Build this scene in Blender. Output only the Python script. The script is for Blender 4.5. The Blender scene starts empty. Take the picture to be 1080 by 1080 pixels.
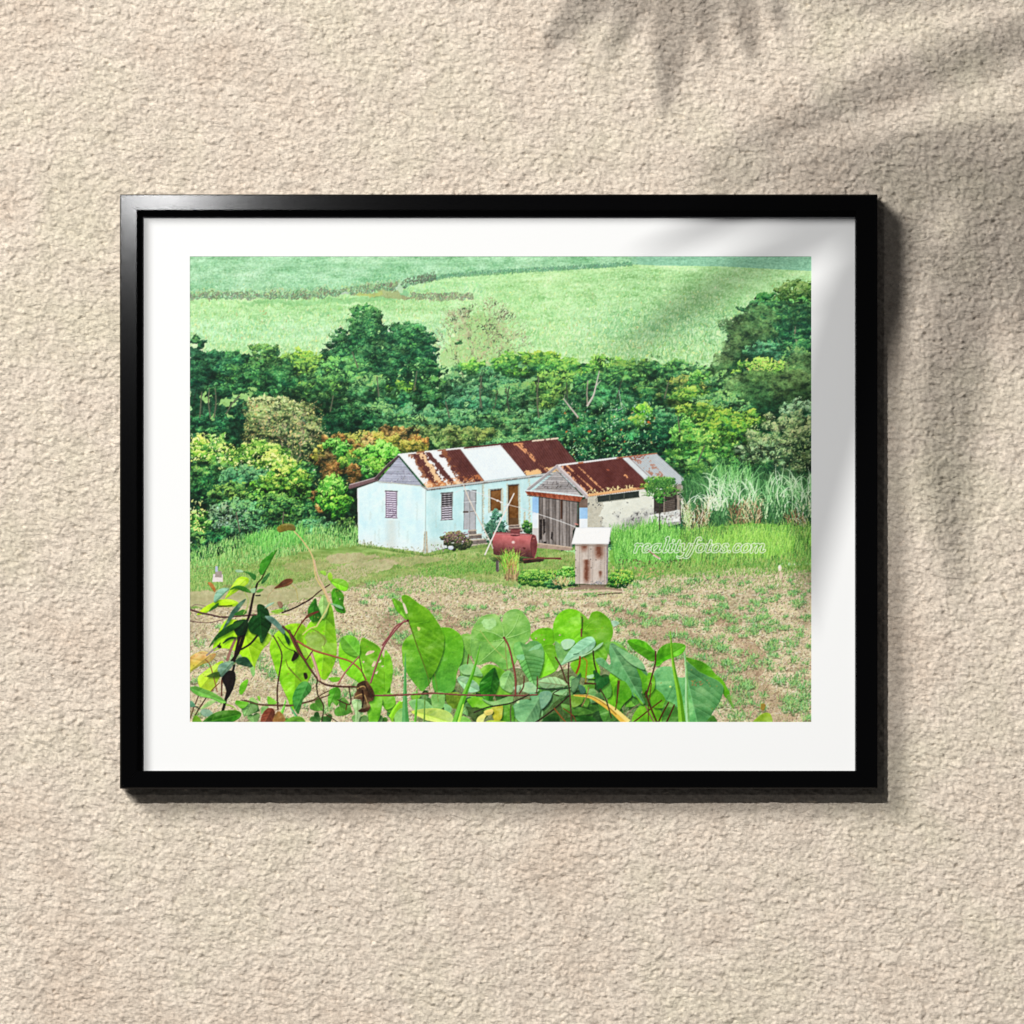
"""A black-framed photographic print hung on a beige stucco wall, with palm-leaf shadows.
1 photograph pixel = 1 mm on the wall.  Wall plane: y = 0, camera looks along +y."""
import bpy, bmesh, math, time
import numpy as np
from mathutils import Vector

RELIEF = 1.15
INK = .87
SOFT_K = 1.11
KEY_K = .90
SHEEN_P = 5.4
AMB = .045
CAMD = 9.0

# ---------------------------------------------------------------- the print
# The hung picture is a flat print.  Its inks are computed here with numpy and stored
# as a colour attribute on the flat print sheet (no image file is read).
S = 3                                   # drawing resolution per millimetre of print
PX0, PY0, PX1, PY1 = 201.0, 271.0, 855.0, 761.0
PW, PH = int((PX1 - PX0) * S), int((PY1 - PY0) * S)
rng = np.random.default_rng(11)
CV = np.zeros((PH, PW, 3), np.float32)
YY, XX = np.mgrid[0:PH, 0:PW].astype(np.float32)
XX = XX / S + PX0
YY = YY / S + PY0

def A(*a): return np.array(a, np.float32)

def vnoise(sx, sy, octv=4, seed=0, gain=.55, skew=0.0):
    r = np.random.default_rng(seed + 1000)
    out = np.zeros((PH, PW), np.float32); amp = 1.0; tot = 0
    X = XX + skew * YY
    for o in range(octv):
        gx = (X - PX0) / sx; gy = (YY - PY0) / sy
        gx = gx - gx.min()
        nx = int(gx.max()) + 3; ny = int(gy.max()) + 3
        g = r.random((ny, nx)).astype(np.float32)
        ix = gx.astype(np.int32); iy = gy.astype(np.int32)
        fx = gx - ix; fy = gy - iy
        fx = fx * fx * (3 - 2 * fx); fy = fy * fy * (3 - 2 * fy)
        v = (g[iy, ix] * (1 - fx) + g[iy, ix + 1] * fx) * (1 - fy) + (g[iy + 1, ix] * (1 - fx) + g[iy + 1, ix + 1] * fx) * fy
        out += amp * v; tot += amp; amp *= gain; sx *= .5; sy *= .5
    return out / tot
NF = (vnoise(5, 5, 3, 1) - .5) * 2      # ragged edges x
NG = (vnoise(5, 5, 3, 2) - .5) * 2      # ragged edges y
NM = (vnoise(26, 26, 5, 3) - .5) * 2    # mottling
NS = (vnoise(3, 3, 3, 4) - .5) * 2      # fine mottling

def smooth(pts, n=8, closed=True):
    p = np.array(pts, np.float32); m = len(p); out = []
    for i in range(m if closed else m - 1):
        if closed: a, b, c, d = p[(i - 1) % m], p[i], p[(i + 1) % m], p[(i + 2) % m]
        else: a, b, c, d = p[max(i - 1, 0)], p[i], p[i + 1], p[min(i + 2, m - 1)]
        for t in np.linspace(0, 1, n, endpoint=False):
            out.append(.5 * (2 * b + (c - a) * t + (2 * a - 5 * b + 4 * c - d) * t * t + (-a + 3 * b - 3 * c + d) * t ** 3))
    if not closed: out.append(p[-1])
    return np.array(out, np.float32)

def box(pts, pad=1.0):
    p = np.asarray(pts)
    x0 = max(int((p[:, 0].min() - pad - PX0) * S), 0); x1 = min(int((p[:, 0].max() + pad - PX0) * S) + 2, PW)
    y0 = max(int((p[:, 1].min() - pad - PY0) * S), 0); y1 = min(int((p[:, 1].max() + pad - PY0) * S) + 2, PH)
    return (slice(y0, max(y1, y0)), slice(x0, max(x1, x0)))

def pmask(pts, rag=0.0):
    p = np.asarray(pts, np.float32); sl = box(p, 1 + rag)
    X = XX[sl]; Y = YY[sl]
    if rag: X = X + NF[sl] * rag; Y = Y + NG[sl] * rag
    m = np.zeros(X.shape, bool)
    for i in range(len(p)):
        (xa, ya), (xb, yb) = p[i], p[(i + 1) % len(p)]
        if ya == yb: continue
        c = ((ya > Y) != (yb > Y)) & (X < (xb - xa) * (Y - ya) / (yb - ya) + xa)
        m ^= c
    return sl, m

def poly(pts, col, rag=0.0, mott=0.0, fine=0.0, alpha=1.0):
    sl, m = pmask(pts, rag)
    c = A(*col) + (NM[sl] * mott + NS[sl] * fine)[..., None]
    c = c * alpha + CV[sl] * (1 - alpha)
    CV[sl] = np.where(m[..., None], c, CV[sl])
    return sl, m

def dabs(x, y, rx, ry, ang, col, alpha=None):
    """many small ellipses, drawn in order"""
    x = np.asarray(x, np.float32); n = len(x)
    if not n: return
    y = np.asarray(y, np.float32); rx = np.broadcast_to(np.asarray(rx, np.float32), n); ry = np.broadcast_to(np.asarray(ry, np.float32), n)
    ang = np.broadcast_to(np.asarray(ang, np.float32), n); col = np.broadcast_to(np.asarray(col, np.float32), (n, 3))
    flat = CV.reshape(-1, 3)
    R = int(np.ceil(max(rx.max(), ry.max()) * S)) + 1
    dy, dx = np.mgrid[-R:R + 1, -R:R + 1]
    dx = dx.ravel().astype(np.int32); dy = dy.ravel().astype(np.int32)
    step = max(1, 3000000 // len(dx))
    for s in range(0, n, step):
        e = slice(s, s + step)
        cx = (x[e] - PX0) * S; cy = (y[e] - PY0) * S
        ix = np.round(cx).astype(np.int32)[:, None] + dx; iy = np.round(cy).astype(np.int32)[:, None] + dy
        fx = (ix - cx[:, None]) / S; fy = (iy - cy[:, None]) / S
        ca = np.cos(ang[e])[:, None]; sa = np.sin(ang[e])[:, None]
        u = (fx * ca + fy * sa) / rx[e][:, None]; v = (-fx * sa + fy * ca) / ry[e][:, None]
        m = (u * u + v * v <= 1) & (ix >= 0) & (ix < PW) & (iy >= 0) & (iy < PH)
        k = np.nonzero(m)
        idx = iy[k] * PW + ix[k]
        c = col[e][k[0]]
        if alpha is not None: c = c * alpha + flat[idx] * (1 - alpha)
        flat[idx] = c

def line(pts, w0, w1, col, curve=True, hl=None, wob=0.0):
    p = smooth(pts, 10, False) if curve and len(pts) > 2 else np.array(pts, np.float32)
    seg = np.hypot(*(p[1:] - p[:-1]).T); t = np.concatenate([[0], np.cumsum(seg)])
    n = max(int(t[-1] * S / 1.2), 2); q = np.linspace(0, t[-1], n)
    x = np.interp(q, t, p[:, 0]); y = np.interp(q, t, p[:, 1]); w = np.linspace(w0, w1, n) / 2
    w = w * (1 + wob * (rng.random(n) - .5)); w = np.maximum(w, .2)
    cc = A(*col)[None] + (rng.random((n, 1)) - .5) * 14
    dabs(x, y, w, w, 0, cc)
    if hl is not None: dabs(x - w * .3, y - w * .4, w * .45, w * .45, 0, A(*hl))

def strokes(x, y, length, ang, bend, w0, w1, col, seg=8):
    """many blades: start x,y; ang measured from up, positive leans right"""
    n = len(x); t = np.linspace(0, 1, seg)[None]
    length = np.broadcast_to(length, n)[:, None]; ang = np.broadcast_to(ang, n)[:, None]; bend = np.broadcast_to(bend, n)[:, None]
    a = ang + bend * t
    ds = length / seg
    px = x[:, None] + np.cumsum(np.sin(a) * ds, 1); py = y[:, None] - np.cumsum(np.cos(a) * ds, 1)
    w = (w0 + (w1 - w0) * t) / 2 * np.ones((n, 1))
    c = np.broadcast_to(np.asarray(col, np.float32), (n, 3))[:, None, :] * (1 + .12 * (t[..., None] - .4))
    rl = np.maximum(ds * .62, w) * np.ones_like(w)
    dabs(px.ravel(), py.ravel(), rl.ravel(), w.ravel(), (a - np.pi / 2).ravel(), c.reshape(-1, 3))

def ramp(t, pal):
    t = np.clip(t, 0, 1)[:, None] * (len(pal) - 1); pal = np.array(pal, np.float32)
    i = np.minimum(t.astype(int), len(pal) - 2)[:, 0]; f = t - i[:, None]
    return pal[i] * (1 - f) + pal[i + 1] * f

DK = [(8, 50, 38), (18, 84, 50), (44, 118, 62), (88, 158, 84)]
MD = [(18, 66, 40), (44, 106, 52), (88, 146, 66), (140, 192, 96)]
MB = [(22, 78, 50), (46, 112, 66), (84, 148, 92), (134, 190, 120)]
YG = [(20, 66, 26), (58, 126, 40), (122, 182, 66), (206, 228, 130)]
OL = [(34, 74, 38), (70, 110, 50), (110, 142, 72), (152, 176, 98)]
BR = [(60, 88, 46), (108, 134, 66), (156, 168, 94), (204, 206, 142)]
RD = [(48, 54, 30), (104, 84, 42), (152, 110, 56), (190, 156, 86)]
YR = [(50, 70, 28), (112, 122, 40), (158, 152, 58), (196, 188, 96)]
GN = [(14, 70, 28), (48, 128, 38), (100, 182, 62), (166, 226, 110)]
LG = [(30, 84, 40), (62, 132, 48), (112, 172, 68), (172, 212, 104)]
GY = [(30, 62, 40), (68, 104, 62), (112, 142, 88), (168, 188, 134)]
PL = [(90, 140, 90), (130, 176, 110), (165, 205, 135), (200, 226, 160)]

def crown(cx, cy, rx, ry, pal, cr=6.0, cf=.62, leaf=1.2, dens=1.0, tone=0.0, con=1.0, base=True, seed=None, spread=.25, spin=1.2, rag=1.0):
    """a mass of foliage: clumps inside an ellipse, each lit from above"""
    r = np.random.default_rng(int(cx * 7 + cy * 13) if seed is None else seed)
    pal = [tuple(np.clip(np.array(q) * (1 + .16 * (r.random() - .5)) * np.array([1 + .2 * hu, 1, 1 - .2 * hu]), 0, 255)) for hu in [r.random() - .45] for q in pal]
    tone = tone + (r.random() - .5) * .2 * min(1, rx / 16)
    nc = max(4, int(dens * 2.6 * rx * ry / (cr * cr * cf)))
    a = r.random(nc) * 6.283; q = np.sqrt(r.random(nc)) * (1 + .12 * rag * (r.random(nc) - .3))
    x = cx + np.cos(a) * q * rx; y = cy + np.sin(a) * q * ry
    if base:
        b = np.random.default_rng(5); k = nc
        dabs(x, y + 1, cr * .8, cr * cf * .8, 0, ramp(np.full(k, .06) + .1 * r.random(k), pal))
    o = np.argsort(y + r.random(nc) * cr * 1.2); x = x[o]; y = y[o]
    ctone = (r.random(nc) - .5) * .46 - .27 * (y - cy) / ry + tone
    sc = .45 + 1.0 * r.random(nc) ** 1.4
    tilt = (r.random(nc) - .5) * .9
    m = int(max(10, 1.35 * cr * cr * cf / (leaf * leaf * .55)))
    aa = r.random((nc, m)) * 6.283; qq = np.sqrt(r.random((nc, m)))
    nx = np.cos(aa) * qq; ny = np.sin(aa) * qq
    t = .42 - .40 * ny * con - .1 * nx + (r.random((nc, m)) - .5) * spread * 1.8 + ctone[:, None]
    X = x[:, None] + nx * cr * sc[:, None] * (1 + .15 * r.random((nc, m))); Y = y[:, None] + ny * cr * cf * sc[:, None] + nx * cr * sc[:, None] * tilt[:, None] * .5
    oo = np.argsort(t, 1)
    X = np.take_along_axis(X, oo, 1).ravel(); Y = np.take_along_axis(Y, oo, 1).ravel(); t = np.take_along_axis(t, oo, 1).ravel()
    n = len(X)
    col = ramp(t, pal) + (r.random((n, 3)) - .5) * 16
    l = leaf * (.6 + .7 * r.random(n))
    dabs(X, Y, l, l * (.42 + .3 * r.random(n)), (r.random(n) - .5) * spin * 2, col)

def speck(x0, y0, x1, y1, n, cols, r0=.6, r1=1.1, asp=.6, inside=None):
    x = x0 + rng.random(n) * (x1 - x0); y = y0 + rng.random(n) * (y1 - y0)
    if inside is not None:
        k = inside(x, y); x = x[k]; y = y[k]
    n = len(x)
    if not n: return
    c = np.array(cols, np.float32)[rng.integers(0, len(cols), n)] + (rng.random((n, 3)) - .5) * 14
    l = r0 + (r1 - r0) * rng.random(n)
    dabs(x, y, l, l * asp, rng.random(n) * 3.14, c)

# ---- far cane fields
yy = YY; xx = XX
g1 = vnoise(14, 5, 5, 11); g2 = vnoise(60, 22, 3, 12); g3 = vnoise(1.8, 1.2, 2, 13)
base = A(134, 198, 144) * np.ones_like(CV)
tt = np.clip((yy - 271) / 110, 0, 1)[..., None]
CV[:] = base
strip_y = np.interp(XX[0], [201, 330, 425, 470, 546, 640, 668, 690, 760, 855], [317.5, 315.5, 305, 293, 287, 283, 280, 281, 282, 287])[None]
low = yy > strip_y
CV[:] = np.where(low[..., None], A(166, 218, 150), A(146, 203, 156))
near = np.exp(-((yy - 352) / 16) ** 2) * (xx < 470) + .5 * np.exp(-((yy - 345) / 20) ** 2) * ((xx > 600))
CV += (near * .55)[..., None] * (A(160, 218, 180) - CV)
CV += ((g2 - .5) * 50)[..., None] * A(1, .6, .8) + ((g1 - .5) * 74)[..., None] * A(1, .72, .95) + ((g3 - .5) * 46)[..., None]
sh = np.clip((xx - 600) / 60, 0, 1) * np.clip((400 - yy) / 10, 0, 1) * (yy > strip_y + 5)
CV -= (sh * np.clip(g2 * 1.4 - .35 + (yy - 300) / 160, 0, 1) * 44)[..., None] * A(1, .8, .8)
tr = (np.clip((xx - 664 + NF * 6) / 8, 0, 1) * ~low)[..., None]
CV[:] = CV * (1 - tr) + tr * (A(132, 194, 158) + ((g3 - .5) * 34 + (g1 - .5) * 22)[..., None])
# vertical cane leaves, fine and pale
n = 34000
x = PX0 + rng.random(n) * (PX1 - PX0); y = 271 + rng.random(n) ** .8 * 122
ys = np.interp(x, XX[0], strip_y[0])
up = y < ys
s = .35 + (y - 271) / 122 * .75
c = np.where(up[:, None], A(152, 206, 164), A(178, 224, 162)) + (rng.random((n, 1)) - .5) * A(92, 62, 82) + (rng.random((n, 3)) - .5) * 16
yk = (rng.random(n) < .12)[:, None]
c = np.where(yk, c * A(1.08, 1.0, .82), c)
kk = (rng.random(n) < .02)[:, None]; c = np.where(kk & ~up[:, None], A(176, 168, 112), c)
k = ~(up & (x > 668))
dabs(x[k], y[k], s[k] * .5, (s * 1.9)[k], (rng.random(k.sum()) - .5) * .6, c[k], alpha=.6)
gray = CV.mean(2, keepdims=True); CV[:] = gray + (CV - gray) * A(.96, .96, .94) + ((vnoise(2.2, 1.4, 3, 15, .7) - .5) * 34)[..., None] + ((vnoise(26, 3.0, 3, 16) - .5) * 26)[..., None] + A(4, -2, 0)
# the dark cane edge and track between the two fields
def edge(x0, x1, fy, h, n, cols, bright=True):
    x = x0 + rng.random(n) * (x1 - x0); y = fy(x) - rng.random(n) ** 1.25 * h
    c = np.array(cols, np.float32)[rng.integers(0, len(cols), n)] + (rng.random((n, 3)) - .5) * 22
    dabs(x, y, .35 + .4 * rng.random(n), .6 + 1.1 * rng.random(n) ** 2, (rng.random(n) - .5) * 1.2, c, alpha=.64)
fy = lambda x: np.interp(x, [201, 330, 425], [317.5, 315.2, 305.5])
edge(201, 424, lambda x: fy(x) - 3.5, 7, 1700, [(120, 165, 120), (160, 200, 150), (172, 205, 168), (190, 205, 140)])
edge(201, 424, fy, 7.5, 1900, [(86, 124, 92), (104, 130, 96), (122, 118, 98), (80, 112, 88), (128, 112, 102), (118, 160, 112), (110, 98, 90), (140, 176, 124), (150, 180, 130)])
fy2 = lambda x: np.interp(x, [424, 470, 546, 600, 668], [305, 294, 288.5, 285.5, 281])
edge(424, 666, fy2, 4, 1300, [(88, 140, 108), (100, 156, 118), (80, 128, 98)])
edge(424, 460, lambda x: fy2(x) , 9, 240, [(92, 100, 84), (98, 84, 80), (84, 108, 86)])
edge(422, 512, lambda x: 315.5 + x * 0, 17, 900, [(150, 205, 150), (172, 218, 160), (184, 222, 176), (140, 196, 140)])
edge(424, 500, lambda x: 316.5 + x * 0, 6.5, 560, [(120, 120, 96), (110, 96, 90), (140, 150, 110), (88, 112, 90), (150, 130, 120)])
poly([(372, 311.5), (400, 308.5), (422, 306.5), (424, 313), (440, 316.5), (400, 314.5)], (156, 158, 112), .8, 14, 14, .7)
poly([(376, 311), (402, 309), (404, 312), (380, 313.5)], (176, 190, 104), .8, 8, 14, .6)
poly([(255, 319), (330, 317.5), (400, 312.5), (420, 316), (400, 319), (330, 322), (262, 323.5)], (122, 180, 118), 1.6, 20, 26, .5)
dabs([421.5, 427, 424], [303, 310.5, 305.5], [3, 4.4, 3.4], [4, 3.0, 4], 0, [(184, 210, 184), (134, 188, 138), (176, 206, 170)], .85)
dabs([364], [311], [3.2], [1.6], 0, [(172, 190, 170)], .9)
for ex, ey in [(342, 331), (326, 330), (718, 351), (680, 372), (606, 362), (690, 346), (750, 360), (640, 350)]:
    dabs(ex + rng.normal(size=30) * 3, ey + rng.normal(size=30) * 1.6, .8, 1.0, 0, A(112, 172, 118), .4)

# ---- wood behind the houses: dark ground of the whole band first
top = [(201, 366), (218, 372), (250, 372), (280, 380), (320, 372), (345, 384), (352, 395), (365, 360), (378, 340), (400, 338), (420, 360), (445, 350), (462, 392), (474, 408), (505, 396), (540, 382), (566, 374), (600, 382), (640, 388), (700, 386), (745, 390), (764, 380), (775, 352), (800, 330), (830, 312), (855, 308), (855, 566), (201, 600)]
poly(top, (24, 82, 50), 2.5, 22, 22)
# bare pale tree and the pale thicket round it
poly([(455, 398), (470, 372), (486, 345), (505, 330), (528, 340), (540, 368), (560, 376), (548, 400), (520, 410), (480, 425)], (158, 192, 126), 3.5, 18, 18, .55)
crown(486, 412, 24, 26, PL, 4, .8, .9, .9, -.12)
speck(476, 326, 548, 400, 900, [(150, 168, 110), (166, 156, 118), (134, 156, 100), (176, 186, 128), (146, 132, 100)], .5, 1.1, .7, inside=lambda x, y: ((x - 510) / 36) ** 2 + ((y - 366) / 40) ** 2 < .5 + .5 * rng.random(len(x)))
def twigs(x, y, L, a, w, depth, col, r):
    if depth == 0 or L < 2: return
    x1 = x + math.sin(a) * L; y1 = y - math.cos(a) * L
    line([(x, y), ((x + x1) / 2 + r.normal() * L * .05, (y + y1) / 2), (x1, y1)], w, w * .6, col)
    for k in range(3 if depth > 2 else 2):
        twigs(x1, y1, L * (.62 + .2 * r.random()), a + (r.random() - .5) * 1.25, w * .62, depth - 1, col, r)
tr_ = np.random.default_rng(4)
for (bx, by, L, a) in [(503, 398, 26, .05), (503, 385, 22, -.45), (505, 382, 22, .5), (516, 402, 20, .55), (490, 400, 20, -.4), (500, 372, 16, -.2)]:
    twigs(bx, by, L, a, 1.2, 5, (160, 142, 112), tr_)
speck(484, 322, 530, 330, 34, [(86, 100, 66), (110, 112, 84)], .5, .9)
speck(478, 330, 545, 390, 300, [(150, 160, 100), (170, 150, 120), (130, 150, 96), (178, 190, 130)], .4, .8)
crown(482.5, 361, 3, 2.2, DK, 2, .8, .8)

T = crown
# left dark wood
T(212, 361, 9, 6, DK, 4, .5, 1.0, .8, .05)
T(246, 379, 13, 8, DK, 4.5, .5, 1.0, .9, .12)
T(279, 374, 16, 12, MD, 4.5, .5, 1.0, .7, .08)
T(298, 384, 16, 10, MD, 4.5, .5, 1.0, .8, .16)
T(228, 392, 32, 20, DK, 7, .45, 1.15, 1.0, .05)
T(262, 398, 28, 18, DK, 6.5, .45, 1.15, 1.0, .12)
T(318, 378, 13, 10, LG, 4.5, .5, 1.05, .8, .02)
T(302, 398, 24, 18, DK, 6, .5, 1.15, 1, 0)
T(332, 392, 20, 18, MD, 5.5, .5, 1.1, 1, -.06)
T(316, 418, 28, 20, DK, 6, .5, 1.15, 1, -.03)
# sky-pale gaps and trunks on the far left
for gx, gy, gw, gh in [(217, 419, 8, 5), (240, 424, 12, 4.5), (256, 417, 12, 5), (266, 422, 9, 5), (247, 437, 8, 3), (225, 440, 6, 2.6), (268, 410, 6, 2.6)]:
    poly(smooth([(gx - gw, gy), (gx, gy - gh), (gx + gw, gy - gh * .2), (gx + gw * .4, gy + gh), (gx - gw * .6, gy + gh * .7)]), (140, 184, 110), 3.2, 16, 26)
for tx, ty, bx2, by2 in [(221, 404, 222, 440), (226, 404, 228, 442), (213, 412, 214, 440), (233, 408, 229, 432), (256, 414, 243, 430), (206, 412, 204, 442)]:
    line([(tx, ty), ((tx + bx2) / 2 + .7, (ty + by2) / 2), (bx2, by2)], 1.5, 1.9, (34, 62, 46))
T(222, 452, 24, 14, DK, 6, .5, 1.1, .9, -.1)
T(262, 436, 20, 9, DK, 6, .45, 1.1, .8, -.06)
T(285, 428, 22, 14, DK, 6, .5, 1.1, .8, -.06)
T(238, 412, 26, 5, DK, 5, .4, 1.1, .9, .04)
T(224, 465, 30, 14, DK, 6, .5, 1.1, .9, -.14)
# the two tall dark trees
T(386, 335, 17, 12, DK, 4.6, .42, 1.05, 1.0, .06)
T(380, 350, 21, 11, DK, 4.8, .42, 1.05, .9, .03)
T(392, 352, 16, 18, DK, 4.8, .42, 1.05, .9, -.02)
T(357, 360, 10, 7, DK, 4.4, .45, 1.05, .8, .05)
T(430, 352, 18, 12, DK, 4.8, .42, 1.05, 1.0, .05)
T(438, 368, 22, 20, DK, 5.2, .42, 1.05, 1.0, 0)
T(370, 377, 28, 16, DK, 5.5, .45, 1.1, 1.0, .02)
T(405, 385, 30, 22, DK, 6, .42, 1.1, 1.0, -.04)
T(446, 396, 18, 18, DK, 5.5, .42, 1.1, .9, -.08)
T(352, 376, 10, 5, DK, 4, .4, 1.0, .8, .04)
speck(380, 345, 412, 375, 20, [(150, 196, 130), (120, 170, 100)], .5, 1.1, .6)
speck(418, 385, 460, 412, 36, [(150, 196, 130), (130, 180, 110)], .6, 1.4, .6)
# mid wood
T(362, 402, 34, 22, MD, 6.5, .48, 1.15, 1, -.06)
T(340, 418, 26, 18, MD, 6.5, .5, 1.15, 1, -.12)
T(395, 418, 28, 18, MB, 7, .5, 1.1, 1, -.14)
T(424, 410, 14, 9, LG, 5, .5, 1.0, .8, -.2)
T(440, 432, 36, 18, DK, 6, .55, 1.1, 1, -.02)
T(460, 418, 22, 18, DK, 6, .55, 1.1, 1, -.02)
T(490, 404, 22, 20, MB, 5, .5, 1.0, .9, -.04)
T(500, 386, 12, 8, LG, 4.6, .5, 1.0, .8, -.02)
T(500, 426, 34, 18, MB, 6, .55, 1.05, 1, -.08)
T(535, 402, 28, 22, MB, 5.5, .5, 1.05, 1, -.05)
T(548, 385, 26, 12, LG, 5.2, .46, 1.1, 1, -.06)
T(572, 380, 20, 9, LG, 5.2, .42, 1.1, 1, .04)
T(590, 388, 24, 12, LG, 5.2, .42, 1.1, 1, -.08)
T(548, 425, 32, 22, MB, 6, .5, 1.05, 1, -.12)
T(592, 412, 30, 20, MD, 6, .5, 1.05, 1, -.06)
for gx, gy, gw, gh in [(529, 413, 6, 3.6), (604, 410, 3.4, 7), (500, 420, 3, 2), (541, 437, 3, 2.4), (560, 402, 5, 2.4)]:
    poly(smooth([(gx - gw, gy), (gx, gy - gh), (gx + gw, gy), (gx, gy + gh)]), (142, 192, 122), 1.8, 12, 20, .85)
for tx, ty, bx2, by2 in [(534, 408, 537, 432), (508, 392, 507, 430), (566, 398, 568, 440), (524, 412, 521, 432)]:
    line([(tx, ty), (bx2, by2)], 1.3, 1.6, (74, 84, 60))
T(640, 388, 26, 10, LG, 5, .45, 1.1, 1, -.06)
T(664, 392, 26, 12, MD, 5.5, .45, 1.1, 1, -.02)
T(705, 390, 24, 10, MD, 5, .45, 1.1, 1, -.04)
T(640, 406, 36, 16, MD, 6, .5, 1.1, 1, -.12)
T(600, 440, 36, 26, MD, 6, .55, 1.05, 1, -.08)
T(565, 448, 34, 18, MB, 6, .5, 1.05, 1, -.1)
T(735, 398, 26, 11, MB, 5, .5, 1.05, 1, .02)
T(716, 414, 38, 14, OL, 7, .38, 1.05, 1, -.03)
T(690, 412, 18, 12, MD, 6, .45, 1.1, 1, -.15)
T(744, 402, 18, 10, LG, 5, .5, 1.1, .8, -.06)
T(736, 424, 30, 14, LG, 6, .5, 1.15, 1, -.12)
T(640, 430, 44, 20, DK, 6, .6, 1.1, 1, -.02)
# right-hand bamboo and big tree
T(826, 335, 42, 26, DK, 7, .42, 1.2, 1, .02)
T(842, 312, 26, 14, OL, 6, .42, 1.1, 1, -.04)
T(838, 330, 28, 14, MD, 6, .4, 1.1, .9, -.1)
def feather(cx, cy, rx, ry, pal, n, L=3.2, tone=0, lean=.9):
    a = rng.random(n) * 6.283; q = np.sqrt(rng.random(n)); x = cx + np.cos(a) * q * rx; y = cy + np.sin(a) * q * ry
    o = np.argsort(y); x = x[o]; y = y[o]
    t = .45 - .35 * (y - cy) / ry + (rng.random(n) - .5) * .45 + tone + NM[np.clip(((y - PY0) * S).astype(int), 0, PH - 1), np.clip(((x - PX0) * S).astype(int), 0, PW - 1)] * .5
    dabs(x, y, L * (.35 + .4 * rng.random(n)), .34 + .2 * rng.random(n), (rng.random(n) - .5) * lean + .5, ramp(t, pal) + (rng.random((n, 3)) - .5) * 8, .7)
BA = [(26, 74, 42), (62, 102, 48), (92, 128, 64), (124, 152, 84)]
feather(788, 352, 22, 22, BA, 2400, tone=-.1)
feather(800, 335, 18, 14, BA, 900, tone=-.1)
for k in range(11):
    ax = 770 + k * 5; line([(ax + 14, 392), (ax + 4, 362), (ax - 6 - (k % 3) * 5, 334 + (k % 4) * 4), (ax - 16 - (k % 3) * 5, 336 + (k % 4) * 6)], 1.6, .5, (84, 124, 72))
    feather(ax - 8, 342 + (k % 4) * 5, 9, 6, BA, 90, 2.4)
feather(776, 376, 16, 24, BA, 1700, tone=-.08)
feather(762, 388, 14, 14, BA, 800, tone=.0)
feather(782, 390, 12, 22, [(10, 56, 38), (26, 84, 46), (60, 108, 60), (80, 130, 70)], 900, tone=-.3)
line([(838, 345), (837.5, 372)], 1.3, 1.8, (120, 110, 88))
T(812, 372, 28, 10, MB, 5, .5, 1.1, 1, -.16)
T(842, 366, 18, 9, DK, 5, .5, 1.1, 1, .02)
T(838, 378, 14, 9, MB, 5, .6, 1.0, 1, 0)
T(806, 390, 34, 11, LG, 5, .5, 1.15, 1, .06)
speck(785, 380, 838, 392, 120, [(196, 206, 120), (170, 200, 100), (186, 170, 110)], .6, 1.1, .5)
T(766, 408, 20, 14, MB, 5, .55, 1.05, .9, .04)
feather(842, 392, 18, 18, BA, 1500, tone=.12)
feather(800, 418, 40, 26, BA, 5200, tone=.08)
feather(836, 410, 26, 20, BA, 2600, tone=.12)
feather(806, 432, 18, 14, [(12, 60, 36), (30, 84, 44), (58, 108, 54), (80, 130, 60)], 1000, tone=-.2)
T(758, 428, 30, 12, MB, 5, .55, 1.05, 1, .05)
T(735, 446, 34, 20, LG, 6, .5, 1.25, 1, -.04)
T(776, 452, 30, 20, LG, 6, .5, 1.25, 1, -.06)
T(712, 462, 24, 24, LG, 6, .5, 1.2, 1, -.04)
T(742, 478, 44, 22, LG, 6, .5, 1.2, 1, -.14)
T(700, 440, 14, 12, MB, 5, .5, 1.1, 1, -.02)
T(842, 436, 18, 13, GY, 4.5, .8, 1.0, 1, .04)
T(826, 468, 38, 32, GY, 5.5, .75, 1.1, 1.1, -.05)
T(800, 486, 30, 18, GY, 5, .75, 1.05, 1, -.16)
speck(790, 440, 855, 495, 420, [(176, 196, 140), (150, 176, 112), (128, 160, 96)], .5, .95, .6)
T(755, 492, 60, 10, MD, 5, .6, 1.1, 1, -.14)
# breadfruit-like tree with specks and dead branches
T(632, 448, 50, 34, DK, 6, .72, 1.25, 1.15, .02)
T(610, 470, 46, 20, DK, 6, .72, 1.25, 1, -.06)
T(672, 468, 30, 24, DK, 6, .72, 1.25, 1, -.04)
T(677, 435, 9, 9, GN, 4, .8, 1.1, 1, .02)
T(672, 445, 8, 6, LG, 4, .8, 1.1, 1, -.02)
speck(590, 425, 690, 486, 520, [(150, 190, 150), (120, 168, 96), (96, 150, 70), (130, 176, 120)], .6, 1.15, .7)
speck(590, 430, 690, 486, 26, [(190, 110, 50), (200, 90, 40), (206, 160, 110)], .6, 1.1, .9)
# olive bank behind the long roof
T(445, 444, 42, 14, MB, 7, .5, 1.0, 1, -.02)
T(430, 452, 30, 12, MB, 7, .5, 1.0, 1, .0)
T(487, 446, 34, 12, MB, 6.5, .45, 1.0, 1, .02)
T(530, 452, 30, 20, MB, 6, .5, 1.0, 1, -.08)
T(470, 460, 40, 11, OL, 7, .45, 1.0, 1, .14)
T(500, 464, 30, 11, OL, 7, .5, 1.0, 1, .1)
T(452, 474, 30, 9, OL, 7, .5, 1.0, 1, .1)
T(404, 438, 22, 12, MB, 6, .45, 1.0, 1, -.06)
T(548, 464, 28, 12, MB, 5, .5, 1.0, 1, -.08)
T(530, 470, 20, 8, MB, 5, .5, 1.0, 1, .08)
T(372, 440, 24, 14, DK, 6, .5, 1.1, 1, -.06)
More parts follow.
